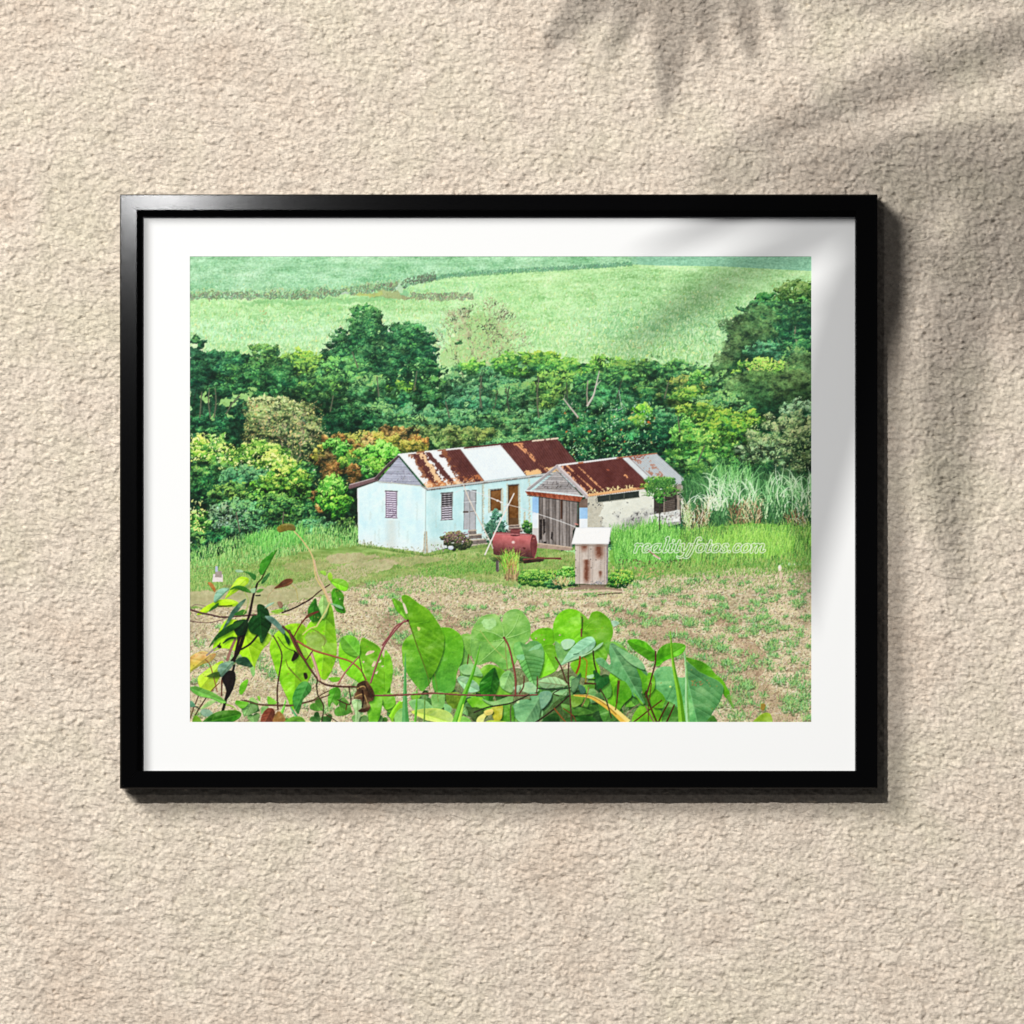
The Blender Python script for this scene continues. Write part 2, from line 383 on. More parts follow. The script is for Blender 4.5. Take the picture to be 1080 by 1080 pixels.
# brown tree
T(300, 452, 42, 32, BR, 5.4, .55, 1.0, .95, -.06)
T(288, 436, 30, 18, BR, 5, .5, 1.0, .9, .04)
T(316, 466, 26, 22, GY, 5, .6, 1.0, .8, .02)
for (bx, by, L, a) in [(310, 500, 22, -.1), (312, 490, 20, .35), (306, 490, 22, -.6), (318, 478, 18, .2), (300, 470, 16, -.4)]:
    twigs(bx, by, L, a, 1.3, 4, (148, 132, 106), tr_)
speck(258, 422, 342, 490, 700, [(182, 170, 106), (152, 150, 84), (196, 184, 128), (166, 132, 84), (130, 160, 96)], .6, 1.1, .6)
T(296, 506, 42, 20, MD, 5, .55, 1.05, 1, -.12)
for q in [((318, 500), (322, 494), (332, 497)), ((322, 496), (328, 490)), ((312, 500), (306, 490))]: line(q, 1.1, .7, (196, 184, 168))
# dark hollow left of the mango tree
T(340, 540, 30, 22, MD, 5, .6, 1.1, 1, -.22)
T(330, 506, 22, 16, MD, 5, .6, 1.1, 1, -.12)
# mango tree
poly([(336, 480), (350, 466), (380, 462), (420, 456), (452, 462), (460, 474), (420, 482), (398, 512), (378, 516), (378, 562), (350, 560), (332, 530)], (20, 62, 38), 2, 10, 14)
T(388, 470, 42, 14, YR, 5, .7, 1.0, 1, .0); T(350, 484, 18, 16, RD, 5, .7, 1.0, 1, .0)
M = [(356, 466, 16, 9, RD), (420, 455, 18, 7, RD), (340, 478, 10, 9, YR), (372, 473, 14, 10, RD), (392, 464, 14, 8, RD), (410, 463, 16, 8, YR), (430, 460, 14, 8, RD), (444, 466, 12, 8, RD), (352, 470, 10, 8, GN), (360, 476, 14, 11, GN), (378, 482, 12, 12, YR), (390, 474, 10, 9, RD), (402, 470, 12, 8, YR), (423, 468, 14, 9, YR), (440, 472, 14, 6, YR), (346, 486, 9, 12, RD), (352, 496, 9, 9, RD), (374, 492, 11, 10, RD), (370, 484, 9, 7, LG), (384, 478, 10, 6, GN), (343, 500, 6, 6, RD)]
for mx, my, a_, b_, pl in M: T(mx, my, a_ * .9, b_ * .9, pl, 3.6, .8, 1.0, 1.0, .02, spin=1.5)
T(384, 498, 12, 14, [(16, 50, 36), (30, 76, 44), (50, 100, 50), (80, 130, 70)], 4, .8, 1.0, 1, -.1)
T(374, 500, 8, 10, RD, 3.4, .8, 1.0, .9, 0)
T(404, 478, 16, 12, GN, 4, .8, 1.0, 1.1, .08, spin=1.5)
T(396, 492, 13, 10, GN, 4, .8, 1.0, 1.1, .04, spin=1.5)
T(390, 500, 6, 6, GN, 4, .8, 1.0, 1.1, .0, spin=1.5)
T(348, 520, 19, 18, GN, 4.4, .8, 1.1, 1.1, .0, spin=1.5)
T(354, 532, 14, 12, GN, 4.4, .8, 1.1, 1.1, -.12, spin=1.5)
T(331, 522, 4, 8, RD, 3, .8, 1.0, 1, .02); T(337, 538, 3, 4, RD, 3, .8, 1.0, 1, -.05)
T(362, 490, 6, 5, LG, 3.6, .8, 1.0, 1, 0)
# yellow flowering shrubs at the left
T(222, 500, 26, 30, MD, 5.5, .6, 1.15, 1, -.12)
T(214, 478, 16, 16, YG, 5, .6, 1.2, 1, .02)
T(228, 466, 12, 9, LG, 4.6, .6, 1.2, 1, -.02)
T(262, 482, 44, 16, YG, 5.4, .55, 1.2, 1, .0)
T(296, 488, 18, 10, YG, 5, .55, 1.2, 1, .02)
speck(202, 458, 240, 486, 120, [(206, 226, 130), (180, 212, 104), (222, 232, 160)], .7, 1.3, .7)
speck(232, 470, 310, 498, 230, [(208, 226, 128), (184, 214, 104), (224, 232, 156)], .7, 1.35, .7, inside=lambda x, y: y > 468 + .12 * (x - 232) + rng.random(len(x)) * 6)
T(225, 504, 24, 18, MD, 5, .6, 1.15, 1, -.1)
T(222, 524, 26, 22, DK, 5, .6, 1.1, 1, -.16)
T(262, 516, 28, 22, MB, 5, .6, 1.1, 1.1, -.02)
T(252, 506, 18, 12, MB, 4.6, .7, 1.05, 1, .05)
T(244, 526, 22, 16, MD, 5, .6, 1.1, 1, -.08)
T(296, 520, 30, 24, YG, 5.4, .5, 1.2, 1.05, -.12)
T(302, 508, 24, 14, YG, 5.2, .5, 1.2, 1, -.02)
T(288, 542, 32, 20, MD, 5, .55, 1.15, 1, -.06)
T(250, 545, 28, 18, MB, 4.6, .75, 1.1, 1.1, -.04)
T(233, 545, 14, 12, GY, 4.4, .8, 1.1, 1, .02)
T(262, 562, 26, 12, MB, 5, .7, 1.1, 1, -.12)
T(209, 552, 12, 14, YG, 4.5, .7, 1.2, 1, -.02)
T(206, 572, 12, 14, MD, 5, .7, 1.2, 1, -.06)
speck(201, 528, 216, 562, 60, [(226, 222, 136), (206, 214, 120)], .7, 1.2, .7)
speck(228, 535, 262, 560, 130, [(150, 178, 158), (128, 164, 130)], .6, 1.0, .6)
T(330, 560, 34, 12, MB, 4.6, .7, 1.1, 1, -.04)
T(366, 560, 12, 12, MD, 4.6, .7, 1.1, 1, -.18)
T(232, 570, 16, 14, DK, 4.6, .8, 1.1, 1, -.1)

# break the crowns' outlines and tones up: leaves are never that orderly
def warp(y0, y1, amp, sx, seed):
    a = int((y0 - PY0) * S); b = int((y1 - PY0) * S)
    dx = (vnoise(sx, sx, 3, seed) - .5) * 2 * amp * S; dy = (vnoise(sx, sx, 3, seed + 1) - .5) * 2 * amp * S
    yy_, xx_ = np.mgrid[a:b, 0:PW]
    ys = np.clip(np.round(yy_ + dy[a:b]), 0, PH - 1).astype(int); xs = np.clip(np.round(xx_ + dx[a:b]), 0, PW - 1).astype(int)
    CV[a:b] = CV[ys, xs]
warp(300, 590, 3.2, 7, 71); warp(300, 590, 1.3, 2.4, 75)
v1 = vnoise(5, 3.2, 4, 81, .7); v2 = vnoise(16, 9, 3, 83); v3 = vnoise(1.3, 1.1, 2, 85)
wood = (CV[..., 1] < 168) & (YY > 318) & (YY < 590)
wood = wood.astype(np.float32)
f = 1 + wood * ((v1 - .5) * 1.0 + (v2 - .5) * .9 + (v3 - .5) * .45)
CV *= np.clip(f, .38, 1.6)[..., None]
gapm = wood * np.clip((.40 - v1) * 9, 0, 1)
CV += (gapm * .55)[..., None] * (A(10, 44, 34) - CV)
glow = wood * np.clip((v1 - .62) * 7, 0, 1) * (.3 + v3)
CV += (glow * .22)[..., None] * (A(160, 190, 130) - CV)
w2_ = (wood * .10)[..., None]; CV[:] = CV * (1 - w2_) + w2_ * CV.mean(2, keepdims=True) * A(.96, 1.04, .96)
for q in [((537, 408), (535, 420), (537, 434)), ((508, 398), (506, 414), (508, 430)), ((568, 400), (566, 420), (568, 440)), ((222, 410), (221, 424), (223, 440)), ((228, 410), (229, 424), (227, 440)), ((214, 414), (213, 426), (212, 440)), ((254, 418), (246, 426), (240, 436)), ((352, 418), (349, 434)), ((398, 398), (400, 418)), ((440, 392), (437, 412)), ((372, 372), (378, 388)), ((597, 404), (598, 424)), ((655, 402), (650, 420)), ((704, 404), (700, 420)), ((742, 470), (735, 488)), ((250, 540), (254, 560)), ((300, 540), (298, 558)), ((714, 440), (716, 456)), ((470, 424), (474, 440))]:
    line(q, 1.2, 1.5, (70, 78, 62) if q[0][0] % 2 else (104, 104, 84))
air = wood * np.clip((470 - YY) / 110, 0, 1) * .16
CV += air[..., None] * (A(128, 178, 146) - CV)
W1 = (186, 178, 170)
line([(619, 428), (625, 418), (628, 407), (631.5, 392)], 2.2, .9, W1, hl=(214, 206, 198))
line([(619, 426), (618.6, 414), (619.5, 402)], 1.5, 1.0, (160, 146, 132))
line([(627.5, 408), (633, 402)], 1.2, .7, W1)
line([(609, 440), (601, 430), (594, 421)], 1.9, 1.2, (176, 160, 150), hl=(206, 196, 188))
line([(602, 427), (603.5, 424.6)], .9, .6, W1); line([(595, 420), (595.5, 414)], .7, .4, (140, 150, 130))
for q in [((652, 412), (656, 436)), ((656, 430), (650, 434)), ((655, 426), (660, 432)), ((650, 432), (640, 433))]:
    line(q, .7, .5, (176, 190, 180))

# ---- grass bank, lawn and track
gl = vnoise(30, 7, 4, 21); gk = vnoise(9, 3, 4, 22)
lawn = [(201, 592), (230, 586), (262, 574), (300, 566), (340, 562), (378, 572), (450, 580), (560, 572), (640, 592), (855, 596), (855, 761), (201, 761)]
sl, m = pmask(lawn, 1.5)
c = A(140, 166, 92) + ((gl[sl] - .5) * 90)[..., None] * A(1, .45, .8) + ((gk[sl] - .5) * 60)[..., None]
CV[sl] = np.where(m[..., None], c, CV[sl])
def grass(pts, n, L, cols, wid=.7, lean=.25, bend=.5, jit=26, order=True):
    p = np.array(pts, np.float32)
    x = p[:, 0].min() + rng.random(n * 2) * np.ptp(p[:, 0]); y = p[:, 1].min() + rng.random(n * 2) * np.ptp(p[:, 1])
    sl, m = pmask(p)
    iy = ((y - PY0) * S).astype(int) - sl[0].start; ix = ((x - PX0) * S).astype(int) - sl[1].start
    ok = (iy >= 0) & (iy < m.shape[0]) & (ix >= 0) & (ix < m.shape[1])
    ok[ok] = m[iy[ok], ix[ok]]
    x = x[ok][:n]; y = y[ok][:n]
    if order: o = np.argsort(y); x = x[o]; y = y[o]
    n = len(x)
    if not n: return
    c = np.array(cols, np.float32)[rng.integers(0, len(cols), n)] + (rng.random((n, 1)) - .5) * jit + (rng.random((n, 3)) - .5) * 10
    strokes(x, y, L * (.5 + .9 * rng.random(n)), (rng.random(n) - .5) * 2 * lean + .06, (rng.random(n) - .5) * 2 * bend, wid, wid * .35, c)
GR = [(120, 176, 84), (96, 156, 74), (146, 196, 100), (80, 136, 66)]
grass([(201, 585), (215, 578), (262, 566), (300, 560), (378, 556), (380, 576), (330, 580), (280, 594), (201, 612)], 2600, 6, [(124, 182, 96), (98, 160, 78), (152, 204, 112), (72, 134, 64), (168, 210, 130)], .8)
grass([(258, 570), (290, 560), (318, 556), (322, 572), (280, 586)], 500, 8, [(110, 186, 84), (140, 206, 104), (86, 160, 70)], .9)
grass([(201, 598), (290, 588), (400, 584), (600, 590), (600, 612), (420, 616), (300, 624), (201, 626)], 6500, 2.2, [(136, 166, 84), (112, 152, 74), (160, 178, 100), (158, 158, 104), (120, 146, 80)], .6, .9)
grass([(395, 585), (600, 578), (860, 598), (860, 612), (600, 612), (420, 600)], 3600, 2.4, [(110, 158, 70), (86, 138, 60), (140, 176, 84), (156, 160, 96)], .6, .8)
# dirt track and worn patches
def soil(pts, col, al=.85): poly(smooth(pts), col, 3.0, 16, 22, al)
soil([(201, 623), (240, 622), (290, 617), (330, 610), (350, 600), (380, 592), (412, 590), (418, 596), (392, 604), (372, 612), (352, 622), (300, 636), (240, 640), (201, 638)], (196, 174, 152), .6)
soil([(345, 588), (368, 583), (400, 586), (380, 592), (352, 594)], (186, 166, 140), .6)
soil([(300, 596), (330, 590), (350, 596), (320, 604)], (170, 160, 116), .45)
soil([(396, 589), (440, 586), (470, 590), (430, 596)], (176, 160, 126), .5)
grass([(300, 606), (350, 598), (400, 596), (400, 606), (340, 618), (290, 622)], 700, 2, [(150, 166, 96), (128, 152, 84)], .6, .9)
grass([(201, 604), (300, 600), (300, 616), (201, 624)], 1200, 3.2, [(130, 176, 90), (104, 156, 76), (156, 190, 104)], .7, .5)
grass([(440, 600), (520, 590), (545, 594), (520, 604), (450, 608)], 900, 2.6, [(104, 162, 66), (84, 140, 58), (128, 180, 80)], .6, .7)

# ---- straw-littered field
fieldp = [(201, 642), (300, 637), (356, 624), (380, 617), (440, 606), (500, 612), (560, 622), (640, 618), (700, 606), (790, 598), (855, 600), (855, 761), (201, 761)]
sl, m = pmask(fieldp, 3)
f1 = vnoise(34, 10, 5, 31, .6); f2 = vnoise(2.6, 1.2, 3, 32, skew=.3)
c = A(188, 174, 144) + ((f1[sl] - .5) * 80)[..., None] * A(1, .92, .85) + ((f2[sl] - .5) * 90)[..., None]
CV[sl] = np.where(m[..., None], c, CV[sl])
def straw(n, y0, y1, x0=201, x1=855, cols=None, L=4.2, w=.55, al=None):
    x = x0 + rng.random(n) * (x1 - x0); y = y0 + rng.random(n) * (y1 - y0)
    fx = np.clip(((x - PX0) * S).astype(int), 0, PW - 1); fyy = np.clip(((y - PY0) * S).astype(int), 0, PH - 1)
    ftop = np.interp(x, [p[0] for p in fieldp[:11]], [p[1] for p in fieldp[:11]])
    k = (y > ftop + (rng.random(n) - .3) * 8) & (rng.random(n) < np.clip(f1[fyy, fx] * 2.6 - .5, .25, 1))
    x = x[k]; y = y[k]; n = len(x); o = np.argsort(y); x = x[o]; y = y[o]
    sc = .6 + (y - 600) / 160 * .7
    c = np.array(cols, np.float32)[rng.integers(0, len(cols), n)] + (rng.random((n, 1)) - .5) * 56
    strokes(x, y, L * sc * (.4 + 1.0 * rng.random(n)), (rng.random(n) - .5) * 3.0 + 1.35, (rng.random(n) - .5) * .8, w, w * .7, c, seg=5)
DS = [(104, 84, 66), (134, 110, 88), (84, 68, 56), (146, 124, 100)]
LS = [(228, 212, 176), (212, 194, 154), (242, 230, 200), (196, 178, 142), (208, 198, 148), (178, 158, 126), (150, 128, 104), (192, 196, 140)]
straw(5000, 600, 761, cols=DS, L=3.6)
straw(24000, 600, 761, cols=LS)
straw(2200, 600, 761, cols=DS, L=3.2)
straw(9000, 600, 761, cols=LS, L=5.0, w=.5)
soil([(770, 668), (792, 674), (806, 692), (800, 712), (786, 700), (776, 684)], (150, 120, 96), .5)
soil([(745, 640), (780, 648), (775, 662), (752, 656)], (150, 116, 92), .5)
straw(2600, 600, 761, cols=LS, L=4, w=.45)
for k in range(60):
    qx = 215 + 640 * rng.random(); qy = 612 + 145 * rng.random(); soil([(qx - 9, qy), (qx - 2, qy - 2.5), (qx + 9, qy - 1), (qx + 5, qy + 2.5), (qx - 5, qy + 2)], (118, 92, 72) if k % 2 else (232, 216, 184), .28)
straw(1500, 610, 761, cols=[(240, 228, 200), (232, 216, 180)], L=7, w=.42)
soil([(640, 640), (700, 652), (770, 690), (840, 750), (800, 761), (740, 720), (680, 676)], (132, 102, 80), .32)
soil([(420, 640), (480, 650), (520, 690), (460, 700), (400, 670)], (132, 102, 80), .3)
straw(3500, 630, 761, cols=LS, L=4.5, w=.45)
grass([(360, 622), (440, 602), (560, 616), (640, 614), (720, 602), (855, 598), (855, 622), (700, 622), (600, 632), (500, 624), (400, 628)], 2600, 2.8, [(118, 160, 84), (140, 178, 98), (96, 140, 70), (156, 176, 110)], .6, .8)
# green tufts in rows running down the field
tu = [(x_, y_) for x_, y_ in [(418, 644), (432, 640), (384, 634), (402, 628), (455, 652), (500, 640), (520, 648), (530, 668), (560, 640), (575, 636), (602, 634), (615, 656), (470, 666), (440, 668), (430, 700), (415, 712), (640, 652),
      (672, 616), (680, 628), (690, 640), (700, 650), (744, 662), (752, 650), (722, 642), (730, 640), (712, 650), (745, 655), (770, 677), (768, 672), (776, 682), (784, 700), (790, 696), (737, 690), (745, 692), (757, 678), (786, 668), (800, 660), (812, 655), (808, 660), (826, 676), (818, 690), (812, 724), (815, 730), (788, 724), (782, 720), (840, 712), (848, 720), (838, 745), (845, 740), (826, 700), (762, 612), (748, 620), (798, 634), (806, 632), (838, 634), (834, 624), (780, 614), (712, 608), (726, 612), (760, 630), (655, 668), (658, 674), (728, 612), (848, 650),
      (212, 676), (206, 690), (222, 700), (226, 664), (216, 730), (286, 706), (280, 716), (276, 700), (250, 690), (362, 672), (356, 664), (378, 676), (372, 668), (366, 730), (344, 748), (300, 640), (340, 642), (690, 700), (700, 690), (780, 752), (800, 742), (812, 752), (850, 756), (756, 740)]]
r3 = np.random.default_rng(9)
for k in range(210):
    u = r3.random(); tu.append((640 + 215 * r3.random(), 606 + 150 * u))
for row in range(9):
    for k in range(16):
        t_ = k / 16; tu.append((665 + row * 24 + t_ * 95 + 5 * r3.normal(), 612 + t_ * 140 + 2.5 * r3.normal()))
for k in range(70): tu.append((380 + 260 * r3.random(), 612 + 60 * r3.random()))
for k in range(50): tu.append((203 + 240 * r3.random(), 655 + 100 * r3.random()))
tu = [(a_, b_) for a_, b_ in tu if f1[int((b_ - PY0) * S) % PH, int((a_ - PX0) * S) % PW] < .56 or (int(a_) % 3 == 0)]
tu.sort(key=lambda p: p[1])
for i, (a_, b_) in enumerate(tu):
    z = .45 + (b_ - 600) / 160 * .55; big = (.55, 1.0, .8, 1.5)[(i * 7) % 4]
    n = int(34 * big); x = a_ + r3.normal(size=n) * 4.2 * z * big; y = b_ + r3.normal(size=n) * 1.7 * z * big + 2
    c = np.array([(96, 152, 78), (124, 178, 98), (150, 200, 124), (70, 124, 64), (112, 168, 108), (164, 190, 110), (140, 160, 90)], np.float32)[r3.integers(0, 6, n)] + (r3.random((n, 1)) - .5) * 22
    o = np.argsort(y)
    dabs(x[: n // 4], y[: n // 4] + 1.5 * z, 2.2 * z, .9 * z, 0, A(92, 104, 66), .6)
    strokes(x[o], y[o], 5.2 * z * (.5 + .9 * r3.random(n)), (r3.random(n) - .5) * 1.7, (r3.random(n) - .5) * 1.6, .7, .3, c[o], seg=5)
straw(5200, 600, 761, cols=LS, L=4, w=.45)
speck(380, 616, 855, 761, 2600, [(120, 160, 96), (150, 180, 116), (100, 140, 84)], .4, .9, .5)
speck(203, 645, 500, 761, 900, [(120, 160, 96), (150, 180, 116), (100, 140, 84)], .4, .9, .5)

def zw(x0, y0, s):
    return lambda *p: [(x0 + a / s, y0 + b / s) for a, b in (zip(p[0::2], p[1::2]))]
B = zw(365, 450, 7.2); Cc = zw(480, 450, 7.2); D = zw(600, 450, 7.2); E = zw(500, 540, 6.0)
nv = vnoise(4, 22, 4, 41); nw = vnoise(10, 10, 5, 42); nh = vnoise(30, 1.6, 3, 43); nb = vnoise(1.6, 1.6, 2, 44)

def paint(pts, fn, rag=0.0):
    """fill a polygon with the colours fn(slice) returns"""
    sl, m = pmask(pts, rag)
    CV[sl] = np.where(m[..., None], fn(sl), CV[sl])

# ---- main house, walls
def gable_wall(sl):
    c = A(214, 238, 243) + ((nw[sl] - .5) * 46)[..., None] * A(1, .5, .35) + ((nv[sl] - .5) * 22)[..., None]
    lowb = np.clip((YY[sl] - 560 - (XX[sl] - 378) * .15) / 14, 0, 1)[..., None]
    c = c + lowb * (A(222, 226, 224) - c) * .6
    st = np.exp(-((XX[sl] - 413) / 5.5) ** 2) * np.clip((YY[sl] - 546) / 3, 0, 1) * .6
    return c + st[..., None] * (A(196, 200, 192) - c)
paint(B(87, 468, 245, 413, 600, 455, 612, 470, 606, 962, 560, 950, 400, 925, 200, 905, 97, 893), gable_wall)
def long_wall(sl):
    c = A(190, 222, 224) + ((nw[sl] - .5) * 40)[..., None] * A(1, .6, .5) + ((nv[sl] - .5) * 30)[..., None]
    lowb = np.clip((YY[sl] - 566 + (XX[sl] - 450) * .11) / 9, 0, 1)[..., None]
    c = c + lowb * (A(200, 204, 196) - c) * .7
    e = np.clip(1 - (YY[sl] - (514.6 - .1257 * (XX[sl] - 450))) / 5, 0, 1)[..., None]
    return c - e * A(52, 46, 44)
paint([(449, 513), (606, 492), (606, 520), (562, 562), (510, 570), (480, 575), (449, 583.5)], long_wall)
paint([(448, 560), (450.5, 560), (452, 584), (446, 584)], lambda sl: A(176, 168, 146) + ((nb[sl] - .5) * 60)[..., None], .8)
line([(449.3, 515), (449, 560), (448.6, 583)], .8, 1.0, (170, 188, 186))
def crack(x, y0, y1, w=1.6):
    n = 60; yv = np.linspace(y0, y1, n); dabs(x + (rng.random(n) - .5) * w, yv, .3 + .7 * rng.random(n), .5 + .5 * rng.random(n), rng.random(n) * 3, A(186, 176, 148) + (rng.random((n, 1)) - .5) * 50, .7)
crack(509.5, 509, 556); crack(515.6, 516, 540, .8); crack(529.8, 515, 541, .8); crack(534.8, 510, 552, 1); crack(547.6, 511, 555, 1.6); crack(557.8, 505, 556, 2.2); crack(553, 540, 556, 1.5)
line([(508.6, 508), (508.4, 560)], .7, .7, (142, 158, 152))
speck(380, 566, 448, 584, 160, [(170, 176, 160), (196, 200, 186), (150, 160, 130)], .5, 1.6, .5, inside=lambda x, y: (y > 569 + (x - 378) * .13) & (y < 575 + (x - 378) * .125))
speck(452, 560, 606, 584, 200, [(160, 160, 140), (186, 186, 170), (146, 150, 126)], .5, 1.5, .5, inside=lambda x, y: (y > 577 - (x - 450) * .14) & (y < 584 - (x - 450) * .14))
for q in [((396, 560), (397, 571)), ((400, 558), (400, 570)), ((404, 528), (404, 540)), ((421, 549), (422, 566)), ((430, 560), (431, 572)), ((460, 540), (460, 556)), ((480, 552), (480, 560)), ((391, 540), (391, 548)), ((440, 530), (440, 548)), ((520, 541), (520, 548))]:
    dabs(np.full(30, q[0][0]) + rng.normal(size=30) * .5, np.linspace(q[0][1], q[1][1], 30), .5, .9, 0, A(176, 190, 182), .3)
# gable boards
paint(B(245, 415, 402, 232, 582, 449, 420, 432), lambda sl: A(166, 170, 186) + ((nh[sl] - .5) * 60)[..., None] + ((nb[sl] - .5) * 24)[..., None])
for k in range(11):
    yb = 484.5 + k * 2.45; h = (yb - 482) / 27
    line([(420.8 - 21 * h, yb + .2), (420.8 + 22.5 * h, yb + 1.6 * h)], .35, .35, (138, 140, 156) if k % 3 else (118, 116, 132), False)
speck(412, 496, 434, 508, 30, [(112, 108, 122), (206, 206, 214), (130, 128, 140)], .7, 1.6, .22)
line(B(245, 417, 420, 434, 585, 451), .8, .8, (178, 178, 160), False)
# rafters and verge
line(B(36, 458, 120, 434, 232, 400), 4.2, 4.4, (124, 96, 98), False)
line(B(32, 440, 120, 416, 225, 386), 1.0, 1.0, (190, 172, 176), False)
line(B(36, 470, 120, 446, 232, 412), .7, .7, (82, 62, 66), False)
line(B(230, 398, 320, 300, 404, 222), 2.8, 2.2, (84, 66, 70), False)
line(B(222, 388, 312, 290, 400, 214), .8, .7, (150, 132, 136), False)
# louvre windows
def louvre(x0, y0, x1, y1, nl, lo, hi, frame, slant=0.0, half=False):
    poly([(x0, y0), (x1, y0 + slant), (x1, y1 + slant), (x0, y1)], lo)
    for k in range(nl):
        yq = y0 + (k + .5) * (y1 - y0) / nl
        c = hi if not (half and k < nl * .5) else (176, 170, 176)
        line([(x0, yq), (x1, yq + slant)], (y1 - y0) / nl * (.36 if half and k < nl * .5 else .58), (y1 - y0) / nl * (.36 if half and k < nl * .5 else .58), c, False)
    for q in [((x0, y0), (x0, y1)), ((x1, y0 + slant), (x1, y1 + slant)), ((x0 - 1, y0), (x1 + 1, y0 + slant)), ((x0 - 1, y1), (x1 + 1, y1 + slant)), ((x0 - .6, (y0 + y1) / 2), (x1 + .6, (y0 + y1) / 2 + slant))]:
        line(q, .75, .75, frame, False)
louvre(407.4, 518, 418.6, 545.6, 12, (112, 96, 120), (206, 198, 216), (128, 110, 128), .6)
for xx_ in (410.5, 414.5): line([(xx_, 531), (xx_, 545)], .35, .35, (130, 114, 140), False)
louvre(465.8, 520.4, 476.8, 548.4, 12, (38, 34, 42), (194, 188, 200), (120, 116, 116), -.8, True)
for xx_ in (469, 473): line([(xx_, 534), (xx_, 548)], .35, .35, (140, 130, 146), False)
speck(409, 537, 418, 546, 14, [(110, 92, 118)], .4, .8); 
# doors and openings of the long wall
poly(Cc(70, 492, 155, 484, 155, 782, 66, 778), (164, 166, 170), 0, 10, 12)
for q in [(70, 490, 66, 778), (112, 490, 110, 780), (155, 484, 155, 780)]: line(Cc(*q), .6, .6, (124, 126, 128), False)
for q in [(72, 560, 110, 556), (114, 560, 152, 556), (72, 640, 110, 642), (114, 640, 152, 640)]: line(Cc(*q), .4, .4, (134, 136, 140), False)
line(Cc(66, 646, 96, 646), 1.7, 1.7, (92, 76, 66), False); line(Cc(112, 644, 140, 640), .7, .7, (110, 100, 92), False)
BRW = lambda sl: A(122, 78, 34) + ((nw[sl] - .5) * 60)[..., None] + ((nb[sl] - .5) * 20)[..., None]
poly(Cc(262, 474, 354, 464, 354, 642, 262, 648), (178, 186, 172), .3, 8, 10)
paint(Cc(270, 484, 347, 476, 347, 634, 270, 638), BRW)
line(Cc(270, 486, 347, 478), .9, .9, (72, 44, 26), False); line(Cc(271, 486, 271, 636), .7, .7, (78, 48, 28), False)
line(Cc(262, 650, 354, 642), .8, .8, (206, 210, 200), False)
poly(Cc(396, 444, 482, 436, 486, 744, 398, 748), (172, 178, 164), .4, 8, 12)
paint(Cc(403, 446, 476, 440, 480, 742, 404, 745), BRW)
line(Cc(403, 448, 476, 442), 1.2, 1.2, (66, 40, 24), False); line(Cc(405, 448, 406, 744), .8, .8, (74, 46, 26), False)
poly(Cc(406, 690, 480, 690, 480, 744, 406, 746), (104, 76, 50), .3, 8, 14, .8)
for (xa, ya, xb, yb) in [(407.4, 518, 418.6, 518.6), (465.8, 520.4, 476.8, 519.6), (517.6, 517, 528, 516), (536, 512, 546, 511.2), (489.7, 518.2, 501.5, 517.4)]:
    line([(xa - .5, ya - .6), (xb + .8, yb - .6)], .9, .9, (112, 118, 118), False); line([(xb + .7, yb), (xb + .7, yb + 14)], .5, .5, (132, 140, 138), False)
# stone steps
for (xa, ya, xb, yb, h) in [(104, 786, 160, 784, 4.0), (104, 822, 200, 814, 4.2), (104, 862, 236, 850, 4.4), (108, 900, 250, 884, 3.6)]:
    p = Cc(xa, ya, xb, yb); poly([p[0], p[1], (p[1][0] + .5, p[1][1] + h), (p[0][0], p[0][1] + h)], (116, 106, 100), .3, 10, 20)
    line(p, 1.4, 1.4, (182, 170, 154), False)
for (xa, ya, xb, yb) in [(408, 748, 486, 744), (404, 766, 500, 762), (396, 786, 512, 782)]:
    p = Cc(xa, ya, xb, yb); poly([p[0], p[1], (p[1][0], p[1][1] + 2.6), (p[0][0], p[0][1] + 2.6)], (112, 98, 92), .3, 8, 16); line(p, 1.0, 1.0, (176, 158, 144), False)

# ---- roof sheets
RA, RB, EA, EB = np.array([420.6, 479.4]), np.array([586.5, 462.2]), np.array([450.4, 514.6]), np.array([606.5, 495.2])
def uv(sl, ra, rb, ea, eb):
    X = XX[sl]; Y = YY[sl]
    v = np.full(X.shape, .5, np.float32); u = v
    for _ in range(6):
        ax = ra[0] + (ea[0] - ra[0]) * v; ay = ra[1] + (ea[1] - ra[1]) * v
        bx = rb[0] + (eb[0] - rb[0]) * v; by = rb[1] + (eb[1] - rb[1]) * v
        u = ((X - ax) * (bx - ax) + (Y - ay) * (by - ay)) / ((bx - ax) ** 2 + (by - ay) ** 2)
        ty = ra[1] + (rb[1] - ra[1]) * u; tb = ea[1] + (eb[1] - ea[1]) * u
        v = (Y - ty) / (tb - ty)
    return u, v
RUST = A(112, 62, 58); RUSTD = A(92, 50, 48); TAN = A(214, 178, 134); WHT = A(240, 243, 246); ORG = A(150, 92, 62)
def mixc(c, k, col): k = np.clip(k, 0, 1)[..., None]; return c + (col - c) * k
